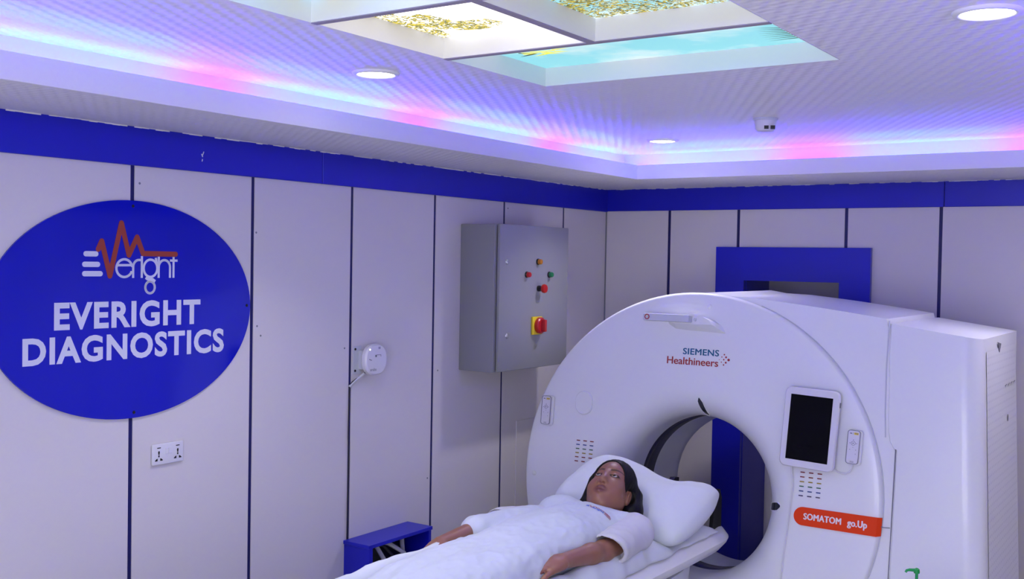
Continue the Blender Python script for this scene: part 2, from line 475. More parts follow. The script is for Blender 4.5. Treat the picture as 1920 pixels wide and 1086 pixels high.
# printed palm frond and leaves on the cyan picture, tree twigs on the foliage picture
fr = nb()
def blade(x0, y0, ang, L_, w_, mi=0):
    c, s = math.cos(R(ang)), math.sin(R(ang))
    P = [(0, -w_/2), (L_*.3, -w_*.6), (L_, 0), (L_*.3, w_*.6), (0, w_/2)]
    f = fr.faces.new([fr.verts.new((x0+a*c-d*s, y0+a*s+d*c, zt-.0012)) for a, d in P]); f.material_index = mi
for k in range(8): blade(2.300-.002*k, -2.820-.014*k, 176+4.5*k, .20-.004*k, .012, 0)
for k in range(16):
    blade(1.33+random.random()*.15, -3.06+random.random()*.10, random.choice((15, 25, 160, 190, 5)), .05+.04*random.random(), .012, random.choice((1, 1, 0)))
for k in range(5): blade(2.0+.05*k, -3.36-.02*k, 240+8*k, .12, .005, 0)
link('leaf_print', fr, [emit('print_dark_green', (.05, .07, .02), .5), emit('print_yellow_green', (.72, .66, .05), 1.0)], sk)

# ================================================================ DOWNLIGHTS AND DETECTOR
def downlight(loc, label):
    o = empty('downlight', loc, label, 'downlight', None)
    x, y, z = loc
    T = lambda a, c, d: (x+a, y+c, z-d)
    b = nb(); lathe(b, [(.060, -.004), (.060, .004), (.066, .009), (.078, .006), (.080, 0)], T, 48)
    link('trim_ring', fix(b), M['white_frame'], o, smooth=True)
    b = nb(); lathe(b, [(0, .0055), (.03, .0055), (.0605, .0045)], T, 48)
    for f in b.faces: f.normal_flip()
    link('lens', fix(b), M['lens'], o)
    ld = bpy.data.lights.new('lamp', 'AREA'); ld.shape = 'DISK'; ld.size = .115; ld.energy = SPOT_W; ld.color = (1.0, .94, .97); ld.spread = R(112)
    lo = bpy.data.objects.new('lamp', ld); COL.objects.link(lo); lo.parent = o; lo.location = (0, 0, -.0075)
    return o
d0 = downlight((.905, -3.225, HT), 'round white downlight on the ceiling left of the sky panel, above the oval sign')
dup(d0, (.90, -1.06, HT), 'smallest round downlight, in the ceiling corner beyond the sky panel')
dup(d0, (2.785, -3.165, HT), 'large round downlight at the right edge of the ceiling')
dup(d0, (2.80, -1.06, HT), 'added, unseen round white downlight over the right end of the scanner')  # out of view; added to brighten the scanner's flank and top
dup(d0, (.905, -5.35, HT), 'added, unseen round white downlight over the near left wall')  # carries the grid on out of view, added for the light level
dup(d0, (2.785, -5.35, HT), 'added, unseen round white downlight right above the viewer')  # likewise unseen and added, lifting the light on scanner and bed
det = empty('smoke_detector', (1.64, -1.60, HT), 'small white ceiling detector with two dark vents, right of the far downlight', 'smoke detector')
T = lambda a, c, d: (1.64+a, -1.60+c, HT-d)
b = nb(); lathe(b, [(0, 0), (.052, 0), (.052, .006), (.048, .010), (0, .010)], T, 32); link('base', fix(b), M['gantry2'], det, smooth=False)
b = nb(); lathe(b, [(.044, .010), (.045, .016), (.043, .044), (.035, .054), (0, .056)], T, 32); auto_smooth(link('housing', fix(b), M['ap'], det))
for sx in (-1, 1):
    b = nb(); box(b, 1.655+sx*.013-.009, 1.655+sx*.013+.009, -1.6450, -1.628, HT-.049, HT-.035)
    bmesh.ops.rotate(b, verts=b.verts, cent=(1.64, -1.60, HT), matrix=Matrix.Rotation(R(24), 3, 'Z')); link('vent', b, M['black'], det)

# ================================================================ OVAL SIGN
sg = empty('oval_sign', (0.001, -3.502, 1.41), 'large glossy blue oval sign with white lettering on the left wall', 'sign')
CY0, CZ0, RA, RB = -3.502, 1.804, .556, .392
b = nb(); prism(b, [(CY0+RA*math.cos(2*math.pi*k/128), CZ0+RB*math.sin(2*math.pi*k/128)) for k in range(128)], lambda a, c, d: (d, a, c), .0012, .009)
fix(b); link('board', b, M['sign_blue'], sg)
W3 = lambda a, c, d: (d, a, c)
for y, z in ((-3.504, 2.176), (-3.493, 1.432), (-2.964, 1.806), (-4.04, 1.80)):
    b = nb(); lathe(b, [(0, .0118), (.0045, .0118), (.006, .0095), (.006, .009)], lambda a, c, d: (d, y+a, z+c), 12); link('screw', fix(b), M['black'], sg)
b = nb()
put_letters(b, lettering('EVERIGHT', .087, .034, .615, spacing=1.10), W3, -3.813, 1.746, .0102)
put_letters(b, lettering('DIAGNOSTICS', .085, .034, .845, spacing=1.10), W3, -3.926, 1.632, .0102)
link('lettering', b, M['sign_white'], sg)
b = nb()   # the 'E' of three bars and the thin rounded letters of the emblem

lw = .0085
def zz(px, py): return (-3.704+(px-185)*3.303e-4, 2.123-(py-90)*2.80e-4)   # emblem grid (a 1493 x 1086 sketch sheet) to wall
def S_(pts, wd=None, caps=False, closed=False, m=0): stroke(b, [zz(*p) for p in pts], wd or lw, W3, .0092, .0104, m, caps, closed)
for (a0, a1, z) in ((185, 366, 522), (170, 388, 652), (170, 420, 768)): 
    b = nb(); S_([(a0+30, z), (a1-30, z)], .0185, True); link('emblem_bar', fix(b), M['sign_white'], sg)
b = nb()
S_([(600, 660)]+[(685+100*math.cos(R(a)), 697-113*math.sin(R(a))) for a in range(170, 10, -12)]+[(778, 658)])
S_([(600, 660), (778, 658)])
S_([(685+100*math.cos(R(a)), 697-113*math.sin(R(a))) for a in range(165, 335, 12)]+[(775, 735)])
S_([(797, 822), (797, 690)]+[(870+73*math.cos(R(a)), 680-90*math.sin(R(a))) for a in range(170, 85, -14)]+[(900, 592)])
S_([(908, 822), (908, 540)])
S_([(1022+90*math.cos(R(a)), 697-113*math.sin(R(a))) for a in range(0, 360, 15)], closed=True)
S_([(1018+62*math.cos(R(a)), 945-78*math.sin(R(a))) for a in range(0, 360, 15)], closed=True)
S_([(960, 818), (985, 838), (1050, 842), (1085, 868)], lw*1.2)
S_([(1090, 560), (1098, 600), (1108, 640)])
S_([(1131, 822), (1131, 545)]); S_([(1131, 700)]+[(1208+76*math.cos(R(a)), 680-92*math.sin(R(a))) for a in range(170, 0, -14)]+[(1284, 700), (1284, 822)])
S_([(1332, 822), (1332, 545)]); S_([(1283, 593), (1386, 593)])
link('emblem_letters', fix(b), M['sign_white'], sg)
b = nb()
S_([(362, 462), (404, 362), (506, 795), (644, 125), (742, 530), (844, 296), (922, 507), (1360, 508)], .0195, True)
fix(b); link('pulse_line', b, M['sign_orange'], sg)

# ================================================================ SOCKET
so = empty('wall_socket', (0, -3.3415, 1.223), 'white double socket plate low on the left wall under the oval sign', 'socket')
b = nb(); box(b, .001, .011, -3.412, -3.271, 1.224, 1.302, bev=.004, seg=3); auto_smooth(link('plate', b, M['socket'], so))
for cy in (-3.384, -3.299):
    b = nb()
    box(b, .0105, .0116, cy-.008, cy+.008, 1.286, 1.2895)
    prism(b, [(cy-.004, 1.273), (cy, 1.277), (cy+.004, 1.273), (cy+.002, 1.262), (cy-.002, 1.262)], W3, .0105, .0116)
    box(b, .0105, .0116, cy-.0028, cy+.0028, 1.2535, 1.2605)
    for s in (-1, 1): prism(b, [(cy+s*.006, 1.2395), (cy+s*.006, 1.249), (cy+s*.011, 1.2475), (cy+s*.017, 1.2425), (cy+s*.017, 1.2395)], W3, .0105, .0116)
    link('outlet_holes', fix(b), M['black'], so)
for s in (0, 1):
    b = nb(); box(b, .0105, .0135, -3.356+s*.0155, -3.342+s*.0155, 1.262, 1.284, bev=.001, seg=1); link('switch', b, M['socket'], so)

# ================================================================ ACCESS POINT
ap = empty('wireless_access_point', (0, -2.24, 1.47), 'white rounded wireless access point bracketed to the left wall', 'access point')
def apr(s): return rrect(.148*s, .143*s, .062*s, 8, -2.236, 1.544)
b = nb()
L0, L1, L2, L3 = [[b.verts.new((d, a, c)) for a, c in apr(s)] for s, d in ((.93, .034), (1, .042), (.99, .058), (.90, .066))]
for A, B in ((L0, L1), (L1, L2), (L2, L3)):
    for k in range(len(A)): b.faces.new((A[k], A[(k+1) % len(A)], B[(k+1) % len(A)], B[k]))
b.faces.new(L3); b.faces.new(L0[::-1]); auto_smooth(link('housing', fix(b), M['ap'], ap))
b = nb(); box(b, .001, .004, -2.325, -2.27, 1.478, 1.606, bev=.001, seg=1); box(b, .003, .036, -2.29, -2.19, 1.50, 1.585)
link('bracket', b, M['gantry2'], ap)
for z in (1.592, 1.494):
    b = nb(); lathe(b, [(0, .0065), (.005, .0065), (.006, .004)], lambda a, c, d: (d, -2.313+a, z+c), 12); link('screw', fix(b), M['black'], ap)
b = nb(); lathe(b, [(0, .0672), (.003, .0672), (.0035, .066)], lambda a, c, d: (d, -2.283+a, 1.592+c), 12); link('status_light', fix(b), M['led_dot'], ap)
b = nb(); put_letters(b, lettering('aruba', .0135, .0, .042), W3, -2.281, 1.494, .0668); link('lettering', b, M['grey_line'], ap)
b = nb()
for k in range(3): box(b, .066, .0667, -2.226, -2.212, 1.592+k*.0035, 1.594+k*.0035)
box(b, .066, .0667, -2.247, -2.237, 1.556, 1.566); box(b, .066, .0667, -2.236, -2.208, 1.564, 1.566); box(b, .066, .0667, -2.210, -2.208, 1.557, 1.566)
link('print', fix(b), M['grey_line'], ap); b = nb(); stroke(b, [(-2.287, 1.548), (-2.272, 1.543)], .003, W3, .066, .0667)
link('print', fix(b), M['grey_line'], ap)
b = nb(); tube(b, [(.034, -2.275, 1.487), (.020, -2.30, 1.47), (.008, -2.335, 1.445), (.005, -2.349, 1.43), (.004, -2.351, 1.36), (.005, -2.354, 1.2), (.004, -2.347, 1.1), (.005, -2.352, .95), (.004, -2.352, .735)], .0028, 6)
tag(link('network_cable', b, M['cable']), 'thin dark cable running down the left wall from the access point to the blue shelf', 'cable')
b = nb(); tube(b, [(.030, -2.28, 1.482), (.014, -2.315, 1.455), (.004, -2.350, 1.425)], .006, 8); link('cable_sleeve', b, M['gantry2'], ap)

# ================================================================ CONTROL CABINET
cb = empty('control_cabinet', (0, -1.19, 1.44), 'grey steel control cabinet with coloured buttons on the left wall', 'cabinet')
DX = .236
b = nb(); box(b, .0008, DX-.022, -1.527, -.846, 1.440, 2.188, bev=.004, seg=2); auto_smooth(link('body', b, M['cab'], cb))
dr = nb(); box(dr, DX-.018, DX, -1.512, -.846, 1.442, 2.190, bev=.005, seg=2); dr = auto_smooth(link('door', dr, M['cab'], cb))
b = nb(); box(b, DX-.022, DX-.018, -1.506, -.855, 1.45, 2.18); link('door_gasket', b, M['black'], cb)
C3 = lambda y, z: (lambda a, c, d: (DX+d, y+a, z+c))
for y, z in ((-1.446, 1.999), (-1.437, 1.623)):
    b = nb(); lathe(b, [(0, .006), (.008, .006), (.011, .004), (.013, 0)], C3(y, z), 20); box(b, DX+.006, DX+.0065, y-.006, y+.006, z-.001, z+.001)
    link('door_lock', fix(b), M['steel'], dr, smooth=True)
def button(y, z, key, nm):
    b = nb(); lathe(b, [(.0165, 0), (.0165, .006), (.0145, .009)], C3(y, z), 24, mi=1); lathe(b, [(.0145, .009), (.0135, .022), (.011, .025), (0, .026)], C3(y, z), 24, mi=0)
    return auto_smooth(link(nm, fix(b), [M[key], M['black']], cb))
button(-1.158, 2.002, 'amber', 'amber_lamp')['label'] = 'amber indicator lamp'
button(-1.265, 1.934, 'red', 'red_lamp')['label'] = 'red indicator lamp'
button(-1.045, 1.934, 'green', 'green_lamp')['label'] = 'green indicator lamp'
b = nb(); lathe(b, [(.016, 0), (.016, .012), (.012, .014), (.012, .026)], C3(-1.148, 1.861), 24, mi=1); lathe(b, [(.012, .026), (.022, .030), (.024, .038), (.021, .046), (0, .048)], C3(-1.148, 1.861), 28, mi=0)
auto_smooth(link('emergency_stop', fix(b), [M['red'], M['black']], cb))['label'] = 'red mushroom stop button'
ms = nb(); box(ms, DX+.0002, DX+.012, -1.213, -1.120, 1.618, 1.713, bev=.003, seg=2); ms = auto_smooth(link('isolator_plate', ms, M['yellow'], cb)); ms['label'] = 'yellow switch plate'
b = nb(); lathe(b, [(.041, .012), (.043, .016), (.043, .030), (.037, .036), (0, .036)], C3(-1.158, 1.666), 36)
box(b, DX+.030, DX+.060, -1.168, -1.148, 1.634, 1.698, bev=.004, seg=2)
k = auto_smooth(link('isolator_knob', fix(b), M['red'], ms)); k['label'] = 'red rotary knob'

# ================================================================ BLUE SHELF BOX ON LEFT WALL
bx_ = empty('wall_box', (0, -2.145, .28), 'open-fronted blue wooden cable box on the left wall below the access point', 'box')
xb = .152
b = nb(); box(b, .0, xb+.004, -2.372, -1.920, .717, .733, bev=.001, seg=1); link('top_board', b, M['blue'], bx_)
for y0, y1 in ((-2.366, -2.344), (-1.944, -1.926)):
    b = nb(); box(b, .0, xb, y0, y1, .30, .717); link('side_board', b, M['blue'], bx_)
b = nb(); box(b, .0, xb, -2.366, -1.926, .284, .30); link('bottom_board', b, M['blue'], bx_)
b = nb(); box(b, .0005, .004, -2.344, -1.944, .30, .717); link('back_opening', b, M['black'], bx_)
for i, (pp, mk) in enumerate((([(.02, -2.30, .70), (.06, -2.22, .69), (.07, -2.16, .60), (.08, -2.12, .42)], 'white_cable'), ([(.03, -2.26, .705), (.07, -2.18, .68), (.075, -2.09, .60), (.08, -2.05, .40)], 'cable'),
                              ([(.03, -2.20, .705), (.06, -2.13, .68), (.08, -2.04, .62), (.08, -2.0, .42)], 'white_cable'), ([(.03, -2.10, .705), (.05, -2.07, .66), (.07, -2.02, .60), (.08, -1.99, .42)], 'cable'), ([(.03, -2.0, .71), (.04, -2.0, .6), (.05, -1.99, .42)], 'white_cable'))):
    b = nb(); tube(b, pp, .011 if mk == 'white_cable' else .007, 8)
    tag(link('cable', b, M[mk]), ['pale cable nearest the left end of the blue box', 'black cable beside the leftmost pale cable in the blue box', 'pale cable in the middle of the blue box', 'black cable next to the right pale cable in the blue box', 'pale cable hanging at the right end of the blue box'][i], 'cable', 'cables in the blue box')
# pale access panel edge on the left wall close to the scanner
b = nb(); box(b, .0, .005, -.985, -.62, .35, 1.116, bev=.001, seg=1); tag(link('cover_panel', b, M['panel']), 'plain white cover panel on the left wall, half hidden by the scanner', 'panel')

# ================================================================ BLUE ALCOVE ON BACK WALL
al = empty('alcove_surround', (1.21, 0, 0), 'blue board surround of the recess in the back wall behind the scanner', 'alcove')
b = nb(); box(b, .757, .932, -.030, -.0005, 0, 2.108); link('jamb', b, M['blue'], al)
b = nb(); box(b, 1.484, 1.653, -.031, -.0005, 0, 2.108); link('jamb', b, M['blue'], al)
b = nb(); box(b, .932, 1.484, -.030, -.0005, 1.915, 2.108); link('lintel', b, M['blue'], al)
b = nb(); box(b, .918, .936, .0, .37, 0, 1.93); box(b, 1.484, 1.502, .0, .37, 0, 1.93); box(b, .936, 1.484, .0, .37, 1.915, 1.93)
rc_ = struct(link('wall_recess', b, M['blue']))
b = nb(); box(b, .936, 1.484, .37, .385, 0, 1.93); struct(link('wall_recess_back', b, M['panel']))
b = nb(); box(b, .9365, .945, .30, .33, .99, 1.04); tag(link('latch', b, M['black']), 'small black latch on the side of the recess seen through the scanner tunnel', 'latch')
# invented window behind the viewer, added to brighten scanner and bed
b = nb(); y_ = YF+.02
for (a0, a1, z0, z1) in ((1.95, 3.65, .95, 1.0), (1.95, 3.65, 2.05, 2.10), (1.95, 2.0, 1.0, 2.05), (3.60, 3.65, 1.0, 2.05), (2.78, 2.82, 1.0, 2.05)): box(b, a0, a1, YF, y_+.02, z0, z1)
struct(link('added_window', b, M['white_frame']))
b = nb(); box(b, 2.0, 3.60, YF+.001, YF+.006, 1.0, 2.05); struct(link('added_window_pane', b, emit('added_window_glow', (.75, .82, 1.0), 1.2)))  # glowing pane of the added window
ld = bpy.data.lights.new('added_window_fill', 'AREA'); ld.shape = 'RECTANGLE'; ld.size = 1.55; ld.size_y = 1.0; ld.energy = FILL_W; ld.color = (.90, .87, 1.0)  # fill lamp placed just in front of the added pane
lo = bpy.data.objects.new('added_window_fill', ld); COL.objects.link(lo); lo.location = (2.8, YF+.03, 1.52); lo.rotation_euler = (R(90), 0, 0)

# ================================================================ CT SCANNER
ct = empty('ct_scanner', (1.22, -.95, 0), 'large white body scanner with a round tunnel, standing by the back wall', 'scanner')
TH = R(6); sT, cT = math.sin(TH), math.cos(TH)
def G(x, h, d): return Vector((x, -1.4+h*sT+d*cT, .95+h*cT-d*sT))      # front-face coordinates: right, up the slope, inwards
def lvl(h, d): return h+d*math.tan(TH)                                   # keeps tops level although the front leans
DC, DR = (1.22, .043), .886
BC = (1.222, -.012)
def Gd(c): return lambda a, h, d: G(c[0]+a, c[1]+h, d)
# --- front cover: disc with rounded rim, flaring into the tunnel mouth
n = 128
b = nb(); rings = []
def ring(c, r, d, ry=None): rings.append([b.verts.new(G(c[0]+r*math.cos(2*math.pi*k/n), c[1]+(ry or r)*math.sin(2*math.pi*k/n), d)) for k in range(n)])
ring(DC, DR-.004, .80); ring(DC, DR, .76); ring(DC, DR, .030)
for a in (20, 45, 70, 90): ring(DC, DR-.016*(1-math.cos(R(a))), .026-.026*math.sin(R(a))+.0)
ring((1.22, .03), .80, -.002); ring((1.22, .01), .66, -.003); ring((1.221, -.005), .54, -.002)
RT, RF = .368, .50
for k in range(0, 11):
    a = R(90*k/10); ring(BC, RF-(RF-RT)*math.sin(a), .155*(1-math.cos(a))-.001)
ring(BC, RT, .22); ring(BC, RT, .275)
for A, B in zip(rings, rings[1:]):
    for k in range(n): b.faces.new((A[k], A[(k+1) % n], B[(k+1) % n], B[k]))
fc = auto_smooth(link('front_cover', fix(b), M['gantry'], ct), 40)
# --- tunnel: dark scan window, white liner and rear flare
b = nb(); lathe(b, [(RT, .275), (RT+.004, .279), (RT+.004, .401), (RT, .405)], Gd(BC), n); link('scan_window', fix(b), M['dark'], ct, smooth=True)
b = nb(); lathe(b, [(RT+.010, .405), (RT, .405), (RT, .41), (RT, .64)]+[(RT+.13*(1-math.cos(R(a))), .64+.20*math.sin(R(a))) for a in (20, 40, 60, 80, 90)], Gd(BC), n)
auto_smooth(link('tunnel_liner', fix(b), M['gantry'], ct), 40)
b = nb(); lathe(b, [(RT+.014, .26), (RT+.014, .60)], Gd(BC), 64); fix(b); link('tunnel_shell', b, M['gantry2'], ct)
# rear cover ring closing the drum
b = nb(); rings = []
ring(DC, DR-.004, .80); ring(BC, RT+.13, .84)
for k in range(n): b.faces.new((rings[0][k], rings[0][(k+1) % n], rings[1][(k+1) % n], rings[1][k]))
link('rear_cover', fix(b), M['gantry2'], ct)
# --- body behind the disc, running into the right-hand cabinet
def slab(name, prof, d0, d1, material, bev=0.0, level_top=True, bevsel=None, smooth=30):
    b = nb(); nn = len(prof)
    A = [b.verts.new(G(x, h, d0)) for x, h in prof]
    B = [b.verts.new(G(x, lvl(h, d1-d0) if (level_top and h > 0) else h, d1)) for x, h in prof]
    b.faces.new(A); b.faces.new(B[::-1])
    for i in range(nn): b.faces.new((A[(i+1) % nn], A[i], B[i], B[(i+1) % nn]))
    fix(b)
    if bev:
        es = [e for e in b.edges if (bevsel is None or bevsel(e, A, B))]
        bmesh.ops.bevel(b, geom=es, offset=bev, segments=4, profile=.5, affect='EDGES')
    return auto_smooth(link(name, fix(b), material, ct), smooth)
def top_line(x): return .913-(x-1.46)*.1115 if x > 1.46 else .913+(1.46-x)*.03
body = [(1.22, .916), (1.34, .9165), (1.46, .913), (1.60, .900), (1.707, .889), (1.85, .872), (1.97, .857), (2.083, .842), (2.100, .60), (2.105, .40), (2.112, .335), (2.139, .30), (2.1385, .0), (2.138, -.25), (2.134, -.60), (2.13, -.93), (1.22, -.93)]
# the disc sits in a shallow step: the body's front starts a little behind the disc face
b_front = .022
bb = nb(); 
def body_obj():
    # the outer part only (outside the disc circle), so nothing crosses the tunnel
    pts = [p for p in body if p[0] > 1.3 or p[1] > .9]
    inner = []
    for k in range(0, 37):
        a = R(88-k*(88+62)/36); inner.append((DC[0]+(DR-.012)*math.cos(a), DC[1]+(DR-.012)*math.sin(a)))
    return pts, inner
pts, inner = body_obj()
outer = [p for p in body[1:-2]]
# resample the outer outline to match the inner arc
def resample(P, m):
    L = [0]
    for a, c in zip(P, P[1:]): L.append(L[-1]+math.hypot(c[0]-a[0], c[1]-a[1]))
    out = []
    for k in range(m):
        t = L[-1]*k/(m-1); i = max(j for j in range(len(L)) if L[j] <= t+1e-9); i = min(i, len(P)-2)
        f = (t-L[i])/(L[i+1]-L[i]); out.append((P[i][0]+(P[i+1][0]-P[i][0])*f, P[i][1]+(P[i+1][1]-P[i][1])*f))
    return out
outer = [(1.25, .930)]+[(x, h) for x, h in body if x > 1.3][:-1]+[(2.13, -.93)]
m = 61
O = resample(outer, m)
I = []
for k in range(m):
    a = math.atan2(O[k][1]-DC[1], O[k][0]-DC[0]); r_ = DR-.012
    I.append((DC[0]+r_*math.cos(a), DC[1]+r_*math.sin(a)))
O = [(x, max(h, DC[1]+math.sqrt(max(0, (DR-.006)**2-(x-DC[0])**2))) if h > .5 and x < DC[0]+DR-.01 else h) for x, h in O]
b = nb()
vi = [b.verts.new(G(x, h, b_front)) for x, h in I]; vo = [b.verts.new(G(x, h, b_front)) for x, h in O]
vo2 = [b.verts.new(G(x+(.008 if h < .83 else 0), h+.0, b_front+.012)) for x, h in O]
vb = [b.verts.new(G(x+.008, lvl(h, .82) if h > .5 else h, .84)) for x, h in O]
for A, B in ((vi, vo), (vo, vo2), (vo2, vb)):
    for k in range(m-1): b.faces.new((A[k], A[k+1], B[k+1], B[k]))
auto_smooth(link('body_cover', fix(b), M['gantry'], ct), 30)
# --- right-hand cabinet with rounded front corner and perforated flank
x0c, rc = 2.092, .062
def cab_section(h):
    x1 = 2.452+(.786-h)*.055 if h > -.3 else 2.512
    xs = 2.092 if h > .33 else (2.1405 if h < .30 else 2.1405-(h-.30)/.03*.0485)
    f = b_front+.004
    P = [(xs, .80), (xs, f+.006), (xs+.006, f)]
    P += [(x1-rc-.018+ (rc+.018)*math.sin(R(a)), f+rc*(1-math.cos(R(a)))) for a in (0, 15, 30, 45, 60, 75, 90)]
    P += [(x1, .86), (x1-.01, .87), (xs+.01, .87)]
    return P
b = nb(); rings = []
def htop(x, h): return h
levels = [-.93, -.6, -.3, 0, .2, .295, .315, .335, .45, .60, .70, .775]
for h in levels:
    rings.append([b.verts.new(G(x, h if h < .7 else (h-(x-2.092)*.135+.045 if h > .74 else h-(x-2.092)*.07+.01)+(d*math.tan(TH) if h > .74 else 0), d)) for x, d in cab_section(h)])
for A, B in zip(rings, rings[1:]):
    for k in range(len(A)): b.faces.new((A[k], A[(k+1) % len(A)], B[(k+1) % len(A)], B[k]))
cxm = [sum((v.co for v in rings[-1]), Vector())/len(rings[-1])]
b.faces.new(rings[-1]); b.faces.new(rings[0][::-1])
sc_ = auto_smooth(link('side_cabinet', fix(b), M['gantry'], ct), 28)
# perforated flank panel: rows of small holes
def perforated():
    m, nt, b_ = nodes_of('perforated_panel'); N, L = nt.nodes, nt.links
    g_ = N.new('ShaderNodeNewGeometry'); s_ = N.new('ShaderNodeSeparateXYZ'); L.new(g_.outputs['Position'], s_.inputs[0])
    def mth(op, a, c=None):
        q = N.new('ShaderNodeMath'); q.operation = op
        for i, v in enumerate((a, c)):
            if v is None: continue
            if isinstance(v, (int, float)): q.inputs[i].default_value = v
            else: L.new(v, q.inputs[i])
        return q.outputs[0]
    zr = mth('DIVIDE', s_.outputs[2], .030); row = mth('FLOOR', zr)
    yr = mth('ADD', mth('DIVIDE', s_.outputs[1], .034), mth('MULTIPLY', row, .5))
    dz = mth('MULTIPLY', mth('SUBTRACT', mth('FRACT', zr), .5), .030); dy = mth('MULTIPLY', mth('SUBTRACT', mth('FRACT', yr), .5), .034)
    r_ = mth('SQRT', mth('ADD', mth('MULTIPLY', dz, dz), mth('MULTIPLY', dy, dy)))
    k = mth('LESS_THAN', r_, .0055)
    x = N.new('ShaderNodeMix'); x.data_type = 'RGBA'; L.new(k, x.inputs[0]); x.inputs[6].default_value = (.76, .765, .80, 1); x.inputs[7].default_value = (.60, .60, .66, 1)
    L.new(x.outputs[2], b_.inputs['Base Color']); b_.inputs['Roughness'].default_value = .4
    bp = N.new('ShaderNodeBump'); bp.inputs['Strength'].default_value = .6; bp.inputs['Distance'].default_value = .003; bp.invert = True
    L.new(mth('SMOOTH_MIN', r_, .0055), bp.inputs['Height']); L.new(bp.outputs['Normal'], b_.inputs['Normal'])
    return m
b = nb(); rr = random.Random(3)
def flank(d, h): return G(2.452+(.786-h)*.055+.0015, h+d*math.tan(TH), d)
FP = [(.12, .72), (.80, .72), (.80, -.6), (.12, -.6)]
b.faces.new([b.verts.new(flank(d, h)) for d, h in FP]); link('vent_panel', fix(b), perforated(), ct)
b = nb(); lathe(b, [(0, 0), (.010, 0), (.010, -.001)], lambda a, c, d: flank(.58+a, .40+c*1.5)+Vector((.002-d, 0, 0)), 16); link('side_lock', fix(b), M['grey_line'], ct)
for k in range(4):
    b = nb(); tube(b, [flank(.52+.07*k, .545)+Vector((.003, 0, 0)), flank(.555+.07*k, .549)+Vector((.003, 0, 0))], .0018, 5); link('side_slit', b, M['grey_line'], ct)
b = nb(); prism(b, [(.36, .745), (.44, .735), (.40, .70)], lambda a, c, d: flank(a, c)+Vector((d, 0, 0)), .001, .0025); link('side_mark', fix(b), M['grey_line'], ct)
# --- seams on the covers
b = nb()
tube(b, [G(2.0885, .835, b_front+.001), G(2.087, .64, b_front+.001), G(2.0915, .45, b_front+.001), G(2.098, .345, b_front+.001)], .0035, 6)
link('cover_seam', b, M['gantry2'], ct)
b = nb()
tube(b, [G(2.1425, .30, b_front), G(2.141, .0, b_front), G(2.139, -.25, b_front), G(2.135, -.7, b_front)], .0019, 6)
tube(b, [G(2.104, -.024, .004), G(2.112, -.027, .014), G(2.136, -.026, b_front)], .0018, 5)
link('cover_seam', b, M['grey_line'], ct)
# curved groove between disc and body
b = nb()
tube(b, [G(DC[0]+(DR+.001)*math.cos(R(a)), DC[1]+(DR+.001)*math.sin(R(a)), b_front-.0005) for a in range(70, -66, -4)], .003, 6)
link('disc_groove', b, M['gantry2'], ct)
# little round screw caps, oval cap, laser slots
for x, h in ((1.282, .862), (.394, -.012)):
    b = nb(); lathe(b, [(0, -.006), (.010, -.005), (.013, 0)], lambda a, c, d: G(x+a, h+c, d), 20); link('screw_cap', fix(b), M['gantry'], ct, smooth=True)
b = nb()
ov = [(DC[0], 0)]
ovp = [(.657+.046*math.cos(R(a)), .378+.044*math.sin(R(a))) for a in range(0, 181, 12)]+[(.657+.046*math.cos(R(a)), .352+.046*math.sin(R(a))) for a in range(180, 361, 12)]
A = [b.verts.new(G(x, h, -.001)) for x, h in ovp]; B = [b.verts.new(G(x, h, -.012)) for x, h in ovp]
Cc = [b.verts.new(G(.657+(x-.657)*.93, .365+(h-.365)*.94, -.016)) for x, h in ovp]
for P, Q in ((A, B), (B, Cc)):
    for k in range(len(P)): b.faces.new((P[k], P[(k+1) % len(P)], Q[(k+1) % len(P)], Q[k]))
b.faces.new(Cc); auto_smooth(link('oval_cap', fix(b), M['gantry'], ct))
def flare_pt(ang, s):        # s along the flare: 0 at the face, 1 at the throat
    a = R(90*s); r = RF-(RF-RT)*math.sin(a)-.0016; d = .155*(1-math.cos(a))-.0026
    return G(BC[0]+r*math.cos(R(ang)), BC[1]+r*math.sin(R(ang)), d)
def slot(name, ang0, ang1, s0, s1, wd):
    b = nb(); fr_ = nb()
    P = []
    for (s, sgn) in [(s0+(s1-s0)*k/6, 1) for k in range(7)]+[(s1-(s1-s0)*k/6, -1) for k in range(7)]:
        t = (s-s0)/(s1-s0); ww = wd*math.sqrt(max(.05, 1-abs(2*t-1)**4))
        P.append((ang0+(ang1-ang0)*t+sgn*ww, s))
    V = [b.verts.new(flare_pt(a, s)) for a, s in P]
    for k in range(6): b.faces.new((V[k], V[k+1], V[12-k], V[13-k]))
    o = link(name, fix(b), M['slot'], ct)
    tube(fr_, [flare_pt(a, s) for a, s in P+P[:1]], .0022, 6); link('slot_rim', fr_, M['gantry'], o)
slot('laser_slot', 86, 82.5, .22, .80, 2.0)
slot('laser_slot', 1.5, -1.0, .25, .78, 2.6)
# coloured dash marks
dash = [(.20, .012, .02), (.22, .03, .02), (.34, .24, .02), (.04, .14, .07), (.03, .07, .24), (.06, .05, .12)]
dmats = [mat('dash_colour_%s' % 'abcdef'[i], c, .5) for i, c in enumerate(dash)]
for (x0, h0, dx, dh, order, sh) in ((1.764, .160, .0375, .0202, [0, 1, 2, 3, 4, 5], .03), (.637, .178, .0378, .0202, [0, 4, 3, 2, 1, 0], .04)):
    b = nb()
    for c in range(3):
        for r_ in range(6):
            x = x0+c*dx-r_*dh*sh; h = h0-r_*dh+.0006*c
            prism(b, rrect(.0195, .0048, .0018, 3, x+.0, h), lambda a, q, d: G(a, q, d), -.0005, -.0044, mi=order[r_])
    link('dash_marks', fix(b), dmats, ct)
